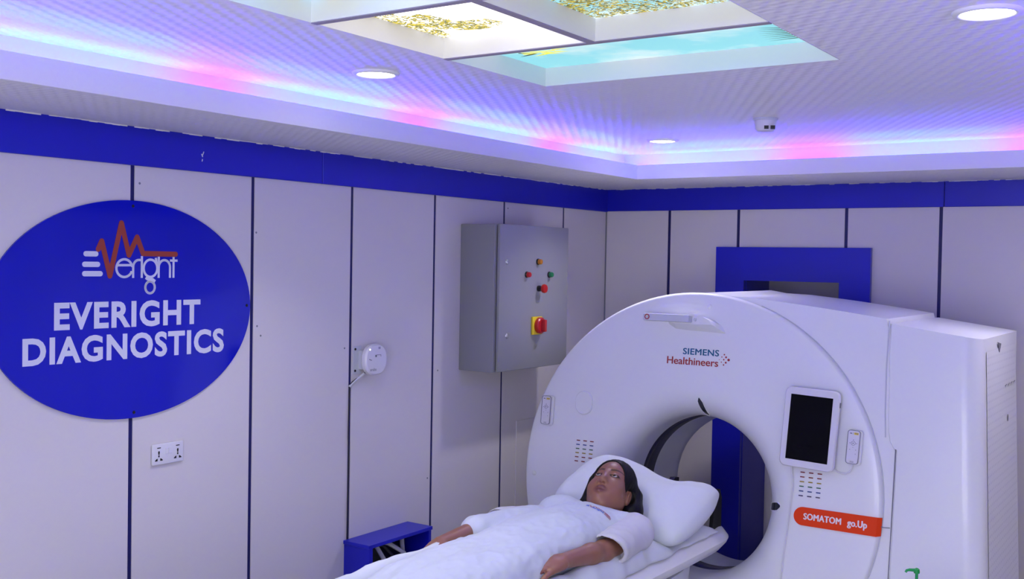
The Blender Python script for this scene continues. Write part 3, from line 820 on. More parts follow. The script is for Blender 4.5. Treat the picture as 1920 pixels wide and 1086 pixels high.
# orange model badge
b = nb()
bd = [(1.776+.039*math.cos(R(a)), -.027+.039*math.sin(R(a))) for a in range(90, 271, 10)]+[(2.088, -.067), (2.09, .012)]
prism(b, bd, lambda a, c, d: G(a, c, d), -.001, -.009)
prism(b, [(2.088, -.067), (2.104, -.064), (2.106, .012), (2.090, .012)], lambda a, c, d: G(a, c, d+(a-2.088)*.9), -.001, -.009)
bg = link('model_badge', fix(b), M['orange'], ct)
b = nb(); GT = lambda a, c, d: G(a, c, d)
put_letters(b, lettering('SOMATOM', .0265, 0, .160, spacing=1.06), GT, 1.782, -.0385, -.0105, bold=.0016, up=-1)
link('badge_lettering', b, M['badge_white'], bg); b = nb()
put_letters(b, lettering('go.Up', .0285, 0, .080, spacing=1.05), GT, 1.970, -.0385, -.0105, bold=.0016, up=-1)
link('badge_lettering', b, M['badge_white'], bg)
# maker's lettering
b = nb()
put_letters(b, lettering('SIEMENS', .0285, 0, .178, spacing=1.06), GT, 1.165, .636, -.0042, bold=.0013, up=-1)
link('maker_lettering', b, M['teal'], ct)
b = nb()
put_letters(b, lettering('Healthineers', .034, 0, .256), GT, 1.086, .588, -.0042, bold=.0009, up=-1)
for x, h, r_ in ((1.392, .6225, .0060), (1.379, .634, .0045), (1.379, .6095, .0045), (1.370, .6455, .0034), (1.369, .5985, .0034), (1.3685, .6225, .0034), (1.3585, .634, .0026), (1.3575, .6105, .0026), (1.3465, .6215, .0018)):
    f = b.faces.new([b.verts.new(G(x+r_*math.cos(t*math.pi/8), h+r_*math.sin(t*math.pi/8), -.0042)) for t in range(16)])
link('maker_lettering', b, M['logo_red'], ct)
# sensor bar above the logo, in its shallow recess
b = nb()
A = [(1.09, .800), (1.31, .800), (1.35, .775), (1.372, .741), (1.20, .747), (1.12, .752), (1.085, .772)]
Bq = [(x*.0+x, h) for x, h in A]
vA = [b.verts.new(G(x, h, -.0015)) for x, h in A]
vB = [b.verts.new(G(x, h, -.046)) for x, h in [(1.10, .812), (1.27, .812), (1.30, .798), (1.318, .777), (1.20, .775), (1.13, .776), (1.095, .788)]]
b.faces.new(vB)
for k in range(7): b.faces.new((vA[k], vA[(k+1) % 7], vB[(k+1) % 7], vB[k]))
bmesh.ops.recalc_face_normals(b, faces=b.faces)
arm = link('bar_mount', b, M['gantry'], ct)
b = nb()
P = rrect(.236, .0345, .006, 4, 0, 0)
vs_ = []
for k, (s, d) in enumerate(((1, -.044), (1, -.078), (.985, -.084))):
    vs_.append([b.verts.new(G(1.066+x*s, .8125+h*s*(1 if k < 2 else .9), d)) for x, h in P])
for P_, Q in zip(vs_, vs_[1:]):
    for k in range(len(P_)): b.faces.new((P_[k], P_[(k+1) % len(P_)], Q[(k+1) % len(P_)], Q[k]))
b.faces.new(vs_[0][::-1]); b.faces.new(vs_[-1])
# the bar stands a little in front of the face, so shift it to where it is seen
bmesh.ops.translate(b, verts=b.verts, vec=G(.0, -.014, 0)-G(0, 0, 0)+Vector((.035, 0, 0)))
bar = auto_smooth(link('sensor_bar', fix(b), M['gantry2'], ct))
b = nb(); lathe(b, [(.009, -.0845), (.009, -.0865), (.0125, -.0865), (.0125, -.0845)], lambda a, c, d: G(1.006+a, .799+c, d), 24, close=True); link('lens_ring', fix(b), M['red'], bar)
b = nb(); lathe(b, [(0, -.060), (.008, -.060), (.0085, -.052), (.0085, -.045)], lambda a, c, d: G(1.236+a*.6, .797+c, d), 16); link('bar_knob', fix(b), M['gantry2'], bar)
# pedestal
b = nb(); box(b, .62, 2.05, -1.25, -.50, 0, .12, bev=.02); auto_smooth(link('pedestal', b, M['gantry2'], ct))

# --- tablet and remote controls hanging on the front
def gframe(x, h, tilt):
    def f(a, c, d):
        co, s = math.cos(R(tilt)), math.sin(R(tilt)); return G(x+a*co-c*s, h+a*s+c*co, d-.004)
    return f
tb = empty('tablet', G(1.795, .178, -.03), 'white-framed tablet with a black screen mounted on the right of the scanner front', 'tablet')
F_ = gframe(1.797, .352, -2.2)
def shell(b, F, w_, h_, r_, dz, mi=0):
    rs = []
    for s, d in dz: rs.append([b.verts.new(F(a*(w_-2*s)/w_, c*(h_-2*s)/h_, d)) for a, c in rrect(w_, h_, r_, 7)])
    for A, B in zip(rs, rs[1:]):
        for k in range(len(A)): b.faces.new((A[k], A[(k+1) % len(A)], B[(k+1) % len(A)], B[k]))
    b.faces.new(rs[0][::-1]); b.faces.new(rs[-1]); return fix(b)
b = nb(); shell(b, F_, .238, .344, .026, ((.004, -.024), (0, -.030), (0, -.044), (.004, -.050))); auto_smooth(link('frame', b, M['ap'], tb))
b = nb(); prism(b, [(-.0915, -.1395), (.0915, -.1395), (.0915, .1405), (-.0915, .1405)], F_, -.0500, -.0508); fix(b); link('display', b, M['screen'], tb)
b = nb(); shell(b, F_, .10, .14, .02, ((0, -.0005), (0, -.026))); link('mount', b, M['gantry2'], tb)
b = nb(); prism(b, rrect(.003, .022, .001, 2, .121, .115), F_, -.035, -.043); fix(b); link('side_button', b, M['grey_line'], tb)
b = nb(); tube(b, [F_(-.07, -.168, -.028), G(1.725, .10, -.008), G(1.715, -.05, -.006), G(1.700, -.22, -.006), G(1.690, -.45, -.006)], .0038, 6)
link('power_cable', b, M['white_cable'], ct)
def remote(x, h, tilt, label, cab):
    o = empty('remote_control', G(x, h-.07, -.02), label, 'remote control', 'white remotes on the scanner front')
    F = gframe(x, h, tilt)
    b = nb(); shell(b, F, .061, .150, .013, ((.002, -.0005), (0, -.006), (.002, -.012))); auto_smooth(link('cradle', b, M['gantry'], o))
    F2 = lambda a, c, d: F(a-.004, c+.002, d)
    b = nb(); shell(b, F2, .053, .142, .011, ((.003, -.011), (0, -.015), (0, -.022), (.003, -.025))); hs = auto_smooth(link('handset', b, M['ap'], o))
    b = nb(); stroke(b, [(a*.97, c*.985) for a, c in rrect(.053, .142, .011, 5)], .0018, F2, -.0225, -.0256, closed=True)
    stroke(b, arc(-.0, .016, .0085, 0, 340, 20), .0014, F2, -.0248, -.0256, closed=True)
    prism(b, [(-.0025, .0125), (.0032, .016), (-.0025, .0195)], F2, -.0248, -.0257)
    for p, q in (((-.016, .016), (-.012, .016)), ((.012, .016), (.016, .016)), ((0, .028), (0, .032)), ((-.001, -.001), (.001, -.001)), ((-.014, -.011), (-.011, -.011)), ((.011, -.011), (.014, -.011)), ((.011, -.028), (.0135, -.028))):
        stroke(b, [p, q], .0022, F2, -.0248, -.0256, caps=False)
    for k in range(2): stroke(b, [(-.008, -.060-.004*k), (.008, -.060-.004*k)], .0014, F2, -.0248, -.0253, caps=False)
    stroke(b, [(-.017, .057), (-.008, .057)], .004, F2, -.0248, -.0254, caps=False); stroke(b, [(-.003, .052), (-.003, .062)], .001, F2, -.0248, -.0254, caps=False)
    fix(b); link('key_print', b, M['grey_line'], hs)
    b = nb(); prism(b, rrect(.018, .009, .001, 2, .010, .057), F2, -.0249, -.0258); fix(b); link('yellow_tag', b, M['yellow'], hs)['label'] = 'yellow tag'
    b = nb(); stroke(b, [(.006, .0565), (.009, .059)], .003, F2, -.0258, -.0262, caps=False); stroke(b, [(.0125, .057), (.0165, .057)], .004, F2, -.0258, -.0262, caps=False); fix(b); link('tag_print', b, M['seam'], hs)
    if cab:
        b = nb(); tube(b, cab(F), .0032, 6); link('cord', b, M['white_cable'], o)
    return o
remote(1.984, .291, -2.2, 'white remote control with yellow tag hanging right of the tablet', lambda F: [F(0, -.071, -.012), F(-.003, -.088, -.012), F(-.012, -.104, -.011), F(-.026, -.114, -.010), F(-.043, -.117, -.010), F(-.062, -.112, -.010), F(-.079, -.100, -.011), F(-.092, -.082, -.012), F(-.100, -.070, -.016), F(-.105, -.058, -.022)])
remote(.456, .308, 0, 'white remote control with yellow tag at the left edge of the scanner front', None)

# ================================================================ PATIENT TABLE
tbl = empty('patient_table', (1.22, -2.9, 0), 'white scanner table with a long tapered tabletop running into the tunnel', 'scanner table')
XC, HW = 1.22, .243
b = nb(); rings = []
sec = [(0, .792), (.155, .797), (.178, .806), (.188, .826), (.198, .833), (.214, .826), (.243, .797), (.246, .788), (.236, .768), (.200, .728), (.10, .700), (0, .698)]
sec = sec+[(-x, z) for x, z in sec[-2:0:-1]]
def ring_t(y, s, dz=0): rings.append([b.verts.new((XC+x*s, y, z+dz*(1 if z < .75 else 0))) for x, z in sec])
ring_t(-4.75, 1); ring_t(-1.56, 1)
for y, s in ((-1.50, .99), (-1.455, .965), (-1.43, .93), (-1.416, .88), (-1.410, .80)): ring_t(y, s, .0)
for A, B in zip(rings, rings[1:]):
    for k in range(len(A)): b.faces.new((A[k], A[(k+1) % len(A)], B[(k+1) % len(A)], B[k]))
b.faces.new(rings[0][::-1]); b.faces.new(rings[-1])
auto_smooth(link('tabletop', fix(b), M['gantry'], tbl), 40)
b = nb(); rings = []
for y, hw, z0 in ((-4.6, .20, .42), (-2.2, .20, .42), (-1.80, .175, .50), (-1.66, .15, .62)):
    rings.append([b.verts.new(p) for p in ((XC-hw, y, .705), (XC+hw, y, .705), (XC+hw*.93, y, z0), (XC-hw*.93, y, z0))])
for A, B in zip(rings, rings[1:]):
    for k in range(4): b.faces.new((A[k], A[(k+1) % 4], B[(k+1) % 4], B[k]))
b.faces.new(rings[0][::-1]); b.faces.new(rings[-1]); fix(b)
auto_smooth(link('carriage', b, M['gantry2'], tbl), 25)
b = nb(); box(b, XC-.24, XC+.24, -4.1, -2.3, .06, .425, bev=.03); box(b, XC-.34, XC+.34, -4.4, -2.0, 0, .07, bev=.02); auto_smooth(link('lift_base', b, M['gantry2'], tbl))
b = nb(); box(b, XC-.17, XC+.17, -4.6, -1.60, .800, .815, bev=.005); auto_smooth(link('thin_pad', b, M['gantry2'], tbl))
# black straps of the head rest showing behind the pillow
b = nb(); prism(b, [(-1.53, .82), (-1.50, .985), (-1.45, 1.0), (-1.43, .96), (-1.43, .82)], lambda a, c, d: (d, a, c), 1.395, 1.412); link('head_strap', fix(b), M['black'], tbl)
b = nb(); prism(b, [(-1.55, .82), (-1.53, 1.015), (-1.50, 1.035), (-1.46, 1.03), (-1.46, .82)], lambda a, c, d: (d, a, c), 1.19, 1.215); link('head_strap', fix(b), M['black'], tbl)

# ================================================================ PUMP BOTTLE ON ITS STAND
st = empty('side_stand', (2.42, -2.02, 0), 'small white side stand in front of the scanner holding the green pump bottle', 'stand')
b = nb(); box(b, 2.26, 2.58, -2.18, -1.86, .735, .755, bev=.005); auto_smooth(link('top', b, M['gantry2'], st))
for sx in (2.28, 2.56):
    for sy in (-2.16, -1.88):
        b = nb(); tube(b, [(sx, sy, 0), (sx, sy, .736)], .011, 10); link('leg', b, M['steel'], st)
pb = empty('pump_bottle', (2.39, -2.0, .755), 'bottle with a green pump head at the bottom edge, in front of the scanner', 'bottle')
T = lambda a, c, d: (2.39+a, -2.0+c, d)
b = nb(); lathe(b, [(0, .755), (.030, .755), (.034, .760), (.034, .845), (.028, .862), (.013, .870), (.012, .878)], T, 28); auto_smooth(link('body', fix(b), M['bottle_body'], pb))
b = nb(); lathe(b, [(.0145, .872), (.0145, .893), (.009, .897), (.0052, .899), (.0052, .921), (.0098, .922), (.0105, .928), (.0095, .936), (.004, .940), (0, .940)], T, 24)
tube(b, [(2.39, -2.0, .932), (2.369, -2.012, .933), (2.360, -2.018, .931), (2.357, -2.020, .924)], [.0062, .0052, .0046, .0042], 10)
auto_smooth(link('pump', fix(b), M['bottle'], pb))

# ================================================================ SOFT BODIES: smooth-union distance fields meshed into one skin
class Field:
    def __init__(s, lo, hi, h):
        s.lo = np.array(lo, float); s.h = h
        s.n = np.ceil((np.array(hi)-s.lo)/h).astype(int)+1
        s.ax = [s.lo[i]+h*np.arange(s.n[i]) for i in range(3)]
        s.D = np.full(s.n, .08, np.float32)
    def sub(s, lo, hi):
        a = np.clip(np.floor((np.array(lo)-s.lo)/s.h).astype(int), 0, s.n); b_ = np.clip(np.ceil((np.array(hi)-s.lo)/s.h).astype(int)+1, 0, s.n)
        if np.any(b_ <= a): return None
        sl = tuple(slice(a[i], b_[i]) for i in range(3))
        X = np.meshgrid(*[s.ax[i][sl[i]] for i in range(3)], indexing='ij', sparse=True)
        return sl, X
    def put(s, fn, lo, hi, k=.01, op='add', pad=.05):
        r = s.sub(np.array(lo)-pad, np.array(hi)+pad)
        if r is None: return
        sl, X = r; d = fn(*X).astype(np.float32); o = s.D[sl]
        if op == 'add':
            if k > 0:
                h_ = np.clip(.5+.5*(o-d)/k, 0, 1); s.D[sl] = o*(1-h_)+d*h_-k*h_*(1-h_)
            else: s.D[sl] = np.minimum(o, d)
        elif op == 'sub':
            e = -d
            if k > 0:
                h_ = np.clip(.5-.5*(o-e)/k, 0, 1); s.D[sl] = o*(1-h_)+e*h_+k*h_*(1-h_)
            else: s.D[sl] = np.maximum(o, e)
    def cap(s, p, q, r0, r1=None, k=.01, op='add', flat=None):
        """tapered capsule; flat=(axis vector, factor) squashes it across that axis"""
        p = np.array(p, float); q = np.array(q, float); r1 = r0 if r1 is None else r1; v = q-p; L2 = max(1e-12, float(v@v))
        def fn(x, y, z):
            dx, dy, dz = x-p[0], y-p[1], z-p[2]
            t = np.clip((dx*v[0]+dy*v[1]+dz*v[2])/L2, 0, 1)
            ex, ey, ez = dx-t*v[0], dy-t*v[1], dz-t*v[2]
            e2 = ex*ex+ey*ey+ez*ez
            if flat is not None:
                a = np.array(flat[0], float); a /= np.linalg.norm(a); c = ex*a[0]+ey*a[1]+ez*a[2]; e2 = e2+c*c*(1/flat[1]**2-1)
            return np.sqrt(e2)-(r0+(r1-r0)*t)
        R_ = max(r0, r1); s.put(fn, np.minimum(p, q)-R_, np.maximum(p, q)+R_, k, op)
    def ell(s, c, r, A=None, k=.01, op='add'):
        """ellipsoid, A columns = its axes in space"""
        c = np.array(c, float); r = np.array(r, float); A = np.eye(3) if A is None else np.array(A)
        def fn(x, y, z):
            dx, dy, dz = x-c[0], y-c[1], z-c[2]
            u = [dx*A[0, i]+dy*A[1, i]+dz*A[2, i] for i in range(3)]
            k0 = np.sqrt(sum((u[i]/r[i])**2 for i in range(3))); k1 = np.sqrt(sum((u[i]/r[i]**2)**2 for i in range(3)))+1e-9
            return k0*(k0-1)/k1
        R_ = np.max(r); s.put(fn, c-R_, c+R_, k, op)
    def mesh(s, smooth=1):
        D = s.D; n = s.n
        for ax in range(3):
            e = [slice(None)]*3
            for q in (0, -1): e[ax] = q; D[tuple(e)] = np.maximum(D[tuple(e)], .001)
        ins = D < 0
        cnt = np.zeros(tuple(n-1), np.uint8)
        for i in (0, 1):
            for j in (0, 1):
                for k in (0, 1): cnt += ins[i:n[0]-1+i, j:n[1]-1+j, k:n[2]-1+k]
        cells = np.argwhere((cnt > 0) & (cnt < 8)); idx = np.full(tuple(n-1), -1, np.int32); idx[tuple(cells.T)] = np.arange(len(cells))
        acc = np.zeros((len(cells), 3)); wt = np.zeros(len(cells))
        corners = [(i, j, k) for i in (0, 1) for j in (0, 1) for k in (0, 1)]
        for a in corners:
            for ax in range(3):
                if a[ax]: continue
                c = list(a); c[ax] = 1
                da = D[cells[:, 0]+a[0], cells[:, 1]+a[1], cells[:, 2]+a[2]].astype(float); db = D[cells[:, 0]+c[0], cells[:, 1]+c[1], cells[:, 2]+c[2]].astype(float)
                cr = (da < 0) != (db < 0); t = np.where(cr, da/np.where(cr, da-db, 1), 0)
                pos = np.tile(np.array(a, float), (len(cells), 1)); pos[:, ax] += t
                acc[cr] += pos[cr]; wt[cr] += 1
        V = s.lo+(cells+acc/wt[:, None])*s.h
        F = []
        for ax in range(3):
            u, v = [(1, 2), (2, 0), (0, 1)][ax]
            sl0 = [slice(1, n[i]-1) for i in range(3)]; sl0[ax] = slice(0, n[ax]-1); sl1 = list(sl0); sl1[ax] = slice(1, n[ax])
            a, c = ins[tuple(sl0)], ins[tuple(sl1)]
            e = np.argwhere(a != c)
            if not len(e): continue
            off = np.array([1, 1, 1]); off[ax] = 0; e0 = e+off
            flip = a[tuple(e.T)]
            du = np.zeros(3, int); du[u] = 1; dv = np.zeros(3, int); dv[v] = 1
            q = np.stack([idx[tuple((e0-du-dv).T)], idx[tuple((e0-dv).T)], idx[tuple(e0.T)], idx[tuple((e0-du).T)]], 1)
            q[~flip] = q[~flip][:, ::-1]; F.append(q)
        F = np.concatenate(F)
        for _ in range(smooth):
            S = np.zeros_like(V); c_ = np.zeros(len(V))
            for i in range(4):
                a, b2 = F[:, i], F[:, (i+1) % 4]
                np.add.at(S, a, V[b2]); np.add.at(c_, a, 1); np.add.at(S, b2, V[a]); np.add.at(c_, b2, 1)
            V = V*.5+.5*S/np.maximum(c_, 1)[:, None]
        return V, F
def vnormals(V, F):
    a = np.cross(V[F[:, 2]]-V[F[:, 0]], V[F[:, 3]]-V[F[:, 1]]); N = np.zeros_like(V)
    for i in range(4): np.add.at(N, F[:, i], a)
    return N/np.maximum(1e-12, np.linalg.norm(N, axis=1))[:, None]
def fast_link(name, V, F, mats, parent=None, origin=None):
    me = bpy.data.meshes.new(name)
    off = np.array(world_loc(parent) if parent else (origin or (0, 0, 0)))
    me.vertices.add(len(V)); me.vertices.foreach_set('co', (V-off).astype(np.float32).ravel())
    me.loops.add(F.size); me.loops.foreach_set('vertex_index', F.astype(np.int32).ravel())
    me.polygons.add(len(F)); me.polygons.foreach_set('loop_start', np.arange(0, F.size, 4, dtype=np.int32))
    me.polygons.foreach_set('use_smooth', np.ones(len(F), bool)); me.update(calc_edges=True); me.validate()
    for m_ in (mats if isinstance(mats, (list, tuple)) else [mats]): me.materials.append(m_)
    o = bpy.data.objects.new(name, me); COL.objects.link(o)
    if parent: o.parent = parent
    else: o.location = off
    return o
def folds(V, N, amp, dirs, freq, seed=0, mask=None):
    """cloth folds: ridged noise stretched along a direction; dirs = (across, along) scale triplets"""
    out = np.zeros(len(V))
    for i, p in enumerate(V):
        q = Vector((p[0]*dirs[0], p[1]*dirs[1], p[2]*dirs[2]))*freq+Vector((seed, seed*.7, 0))
        a = noise.noise(q); c = noise.noise(q*2.3+Vector((5, 1, 2)))
        out[i] = (1-abs(a)*2)*.6+c*.4
    if mask is not None: out = out*mask
    return V+N*(out*amp)[:, None]

# ---------------------------------------------------------------- the patient
pat = empty('person', (1.22, -2.7, .88), 'woman in a white gown lying on her back on the scanner table', 'person')
HS = 1.07
HO = np.array((1.215, -2.115, 1.062))
Lx = np.array((.991, .131, .008)); Ux = np.array((-.104, .749, .654)); Nx = np.array((.08, -.649, .757))
HM = np.stack([Lx, Ux, Nx], 1); _u, _s, _v = np.linalg.svd(HM); HM = _u@_v
def H(x, y, z): return HO+HM@(np.array((x, y, z))*HS)
S_L, E_L, W_L = np.array((1.395, -2.225, .955)), np.array((1.400, -2.495, .944)), np.array((1.392, -2.770, .966))
S_R, E_R, W_R = np.array((1.05, -2.235, .955)), np.array((.975, -2.63, 1.000)), np.array((.992, -2.950, .998))
f = Field((.80, -3.95, .78), (1.60, -1.93, 1.30), .005)
T0 = np.array((1.215, -2.28, .955))
def torso(F_, g):
    F_.ell((1.215, -2.33, .950), (.152+g, .17+g, .092+g), k=.03); F_.ell((1.215, -2.55, .950), (.138+g, .22+g, .098+g), k=.05)
    F_.ell((1.215, -2.84, .940), (.150+g, .20+g, .095+g), k=.06)
    F_.cap(S_L+(-.045-g, 0, 0), S_R+(.045+g, 0, 0), .058+g, k=.03)
    for s_ in (-1, 1):
        F_.cap((1.215+s_*.078, -2.90, .935), (1.215+s_*.085, -3.33, .945), .078+g, .058+g, k=.03)
        F_.cap((1.215+s_*.085, -3.33, .945), (1.215+s_*.09, -3.70, .925), .056+g, .036+g, k=.02)
torso(f, 0)
for s_ in (-1, 1): f.cap((1.215+s_*.09, -3.70, .925), (1.215+s_*.11, -3.81, .965), .036, .024, k=.02)
f.cap((1.215, -2.19, .985), H(0, -.03, -.02), .056, .054, k=.03)
for (S0, E0, W0) in ((S_L, E_L, W_L), (S_R, E_R, W_R)):
    f.cap(S0, E0, .050, .038, k=.02); f.cap(E0, E0+(W0-E0)*.35, .037, .037, k=.02); f.cap(E0+(W0-E0)*.3, W0, .037, .0265, k=.015)
def hand(W0, d, up, side, curl):
    """palm and five fingers; d = pointing direction, up = back of the hand, side = towards the thumb"""
    d = d/np.linalg.norm(d); up = up-d*(up@d); up /= np.linalg.norm(up); sd = np.cross(up, d); sd = sd if sd@side > 0 else -sd
    kn = []; g_ = 1.16
    f.cap(W0, W0+d*.040, .027, .032, k=.012, flat=(up, .72))
    for i, (o_, L_) in enumerate(((.034, .098), (.0115, .104), (-.0115, .100), (-.033, .090))):
        K = W0+d*L_+sd*o_+up*(.006-.004*abs(i-1.3)); kn.append(K)
        f.cap(W0+d*.02+sd*o_*.6, K, .018, .0125, k=.010)
    for i, (K, ls) in enumerate(zip(kn, ((.042, .026, .021), (.046, .030, .022), (.043, .028, .022), (.034, .021, .019)))):
        p = K; ang = curl*(.8+.12*i); sp = sd*(.16-.105*i)
        for j, l in enumerate(ls):
            ang2 = ang*(j+1)*.8; v = d*math.cos(ang2)-up*math.sin(ang2)+sp; v = v/np.linalg.norm(v); q = p+v*l*g_
            f.cap(p, q, .0104-.0009*j, .0098-.0010*j, k=.003); p = q
    B = W0+d*.028+sd*.030-up*.006
    q1 = B+(d*.60+sd*.70-up*.25)*.046; q2 = q1+(d*.85+sd*.40-up*.3)*.035; q3 = q2+(d*.95+sd*.15-up*.35)*.026
    f.cap(W0+d*.012+sd*.012, B, .020, .017, k=.010); f.cap(B, q1, .0155, .0125, k=.006); f.cap(q1, q2, .0120, .0108, k=.003); f.cap(q2, q3, .0105, .0085, k=.003)
hand(W_L, np.array((-.20, -.97, -.06)), np.array((.16, -.14, .97)), np.array((-1., 0, 0)), .24)
hand(W_R, np.array((.22, -.92, -.24)), np.array((0, -.15, .98)), np.array((1., 0, 0)), .25)
VB, FB = f.mesh(1)
# the head, sculpted finer in its own frame
hf = Field((-.105, -.165, -.13), (.105, .165, .14), .0026)
hf.ell((0, .045, -.006), (.074, .094, .096), k=.0)
hf.ell((0, -.022, .032), (.064, .082, .060), k=.025)
for s_ in (-1, 1):
    hf.cap((s_*.050, -.045, .014), (s_*.016, -.088, .060), .023, .020, k=.03)
    hf.ell((s_*.036, -.020, .058), (.029, .030, .027), k=.028)
hf.ell((0, -.085, .066), (.025, .020, .022), k=.022)
hf.ell((0, -.048, .074), (.036, .026, .018), k=.022)
for s_ in (-1, 1):
    hf.ell((s_*.033, .026, .097), (.019, .0105, .011), k=.014, op='sub')
    hf.ell((s_*.0325, .0260, .0745), (.0180, .0120, .0142), k=.006)                     # lids over the eyeball
    hf.ell((s_*.0325, .0235, .0905), (.0125, .0036, .010), k=.002, op='sub')             # lid opening
    A = np.array([[1, 0, s_*.25], [0, .97, 0], [-s_*.25, .2, 1]], float); A /= np.linalg.norm(A, axis=0)
    hf.ell((s_*.074, -.004, -.008), (.0095, .031, .020), A, k=.006)
    hf.ell((s_*.083, -.001, -.002), (.006, .020, .011), A, k=.003, op='sub'); hf.cap((s_*.072, -.010, .006), (s_*.076, -.004, .008), .005, .004, k=.004)
hf.cap((0, .036, .084), (0, -.006, .1015), .0080, .0115, k=.018)
hf.ell((0, -.0125, .1055), (.0125, .0100, .0110), k=.010)
for s_ in (-1, 1):
    hf.ell((s_*.0125, -.0165, .0970), (.0082, .0075, .0095), k=.009); hf.ell((s_*.0075, -.0245, .1020), (.0046, .0046, .0062), k=.002, op='sub')
for s_ in (-1, 1):
    hf.cap((s_*.0235, -.0480, .0865), (s_*.006, -.0405, .0975), .0040, .0068, k=.005)
    hf.cap((s_*.0215, -.0535, .0865), (0, -.0590, .0960), .0048, .0088, k=.005)
hf.cap((-.006, -.0412, .0975), (.006, -.0412, .0975), .0064, k=.004)
for s_ in (-1, 1): hf.cap((s_*.0230, -.0500, .0955), (0, -.0495, .1050), .0018, .0034, k=.0022, op='sub')
hf.cap((0, -.05, -.025), (0, -.150, -.055), .054, .054, k=.03)
VH, FH = hf.mesh(1)
def zones(VH):
    lip = np.exp(-((VH[:, 0]/.0265)**2+((VH[:, 1]+.0500)/.0165)**2)**3)*(VH[:, 2] > .080)
    brow = np.zeros(len(VH))
    for s_ in (-1, 1):
        t = (s_*VH[:, 0]-.014)/.040; yc = .0475+.0085*np.sin(np.clip(t, 0, 1)*2.2); hw = .0048*(1-.55*np.clip(t, 0, 1))
        brow = np.maximum(brow, np.clip(1.3-np.abs(VH[:, 1]-yc)/hw, 0, 1)*((t > -.05) & (t < 1.05))*(VH[:, 2] > .05))
    lash = np.zeros(len(VH))
    for s_ in (-1, 1):
        r2 = ((VH[:, 0]-s_*.0325)/.0165)**2+((VH[:, 1]-.0240)/.0068)**2
        lash = np.maximum(lash, np.clip(1.4-np.abs(r2-.85)/.40, 0, 1)*(VH[:, 2] > .07))
    return np.stack([lip, brow, lash], 1)
VH2 = HO+(VH*HS)@HM.T
def skin_mat():
    m, nt, b_ = nodes_of('brown_skin'); N, L = nt.nodes, nt.links
    b_.inputs['Roughness'].default_value = .42; b_.inputs['Specular IOR Level'].default_value = .45
    b_.inputs['Subsurface Weight'].default_value = .12; b_.inputs['Subsurface Radius'].default_value = (.012, .004, .002); b_.inputs['Subsurface Scale'].default_value = .5
    at = N.new('ShaderNodeVertexColor'); at.layer_name = 'zones'; s = N.new('ShaderNodeSeparateColor'); L.new(at.outputs[0], s.inputs[0])
    prev = (.255, .112, .066)
    for i, c in enumerate(((.15, .048, .042), (.025, .014, .011), (.014, .008, .007))):
        x = N.new('ShaderNodeMix'); x.data_type = 'RGBA'; L.new(s.outputs[i], x.inputs[0])
        if isinstance(prev, tuple): x.inputs[6].default_value = (*prev, 1)
        else: L.new(prev, x.inputs[6])
        x.inputs[7].default_value = (*c, 1); prev = x.outputs[2]
    L.new(prev, b_.inputs['Base Color'])
    n = N.new('ShaderNodeTexNoise'); n.inputs['Scale'].default_value = 300; bp = N.new('ShaderNodeBump'); bp.inputs['Strength'].default_value = .05; bp.inputs['Distance'].default_value = .002
    L.new(n.outputs['Fac'], bp.inputs['Height']); L.new(bp.outputs['Normal'], b_.inputs['Normal'])
    return m
M['skin'] = skin_mat()
# head and body become one continuous skin
tb_, th_ = fast_link('tmp_body', VB, FB, M['skin']), fast_link('tmp_head', VH2, FH, M['skin'])
md = tb_.modifiers.new('join', 'BOOLEAN'); md.operation = 'UNION'; md.object = th_; md.solver = 'EXACT'
bme = bpy.data.meshes.new_from_object(tb_.evaluated_get(bpy.context.evaluated_depsgraph_get()))
for o_ in (tb_, th_): bpy.data.objects.remove(o_)
bme.name = 'body'
for p_ in bme.polygons: p_.use_smooth = True
PW = np.zeros(len(bme.vertices)*3); bme.vertices.foreach_get('co', PW); PW = PW.reshape(-1, 3)
QL = ((PW-HO)@HM)/HS                                   # back in the head's frame, to place lips, brows and lash lines
zl = zones(QL)
bme.vertices.foreach_set('co', (PW-np.array(world_loc(pat))).ravel())
body_o = bpy.data.objects.new('body', bme); COL.objects.link(body_o); body_o.parent = pat
ca = bme.color_attributes.new('zones', 'FLOAT_COLOR', 'POINT')
cols = np.ones((len(PW), 4), np.float32); cols[:, :3] = zl; ca.data.foreach_set('color', cols.ravel())
# eyes looking up
for s_ in (-1, 1):
    c = H(s_*.0325, .0255, .0755); g_ = HM@np.array((-.14, .27, .95)); g_ = Vector(g_/np.linalg.norm(g_))
    q = Vector((0, 0, 1)).rotation_difference(g_)
    b = nb(); bmesh.ops.create_uvsphere(b, u_segments=28, v_segments=20, radius=.0122*HS)
    for f_ in b.faces:
        f_.smooth = True
        if f_.calc_center_median().normalized().z > math.cos(.60): f_.material_index = 1
    bmesh.ops.rotate(b, verts=b.verts, matrix=q.to_matrix()); bmesh.ops.translate(b, verts=b.verts, vec=Vector(c))
    link('eye', b, [M['sclera'], M['iris']], pat)['label'] = 'white eyeball with dark iris'
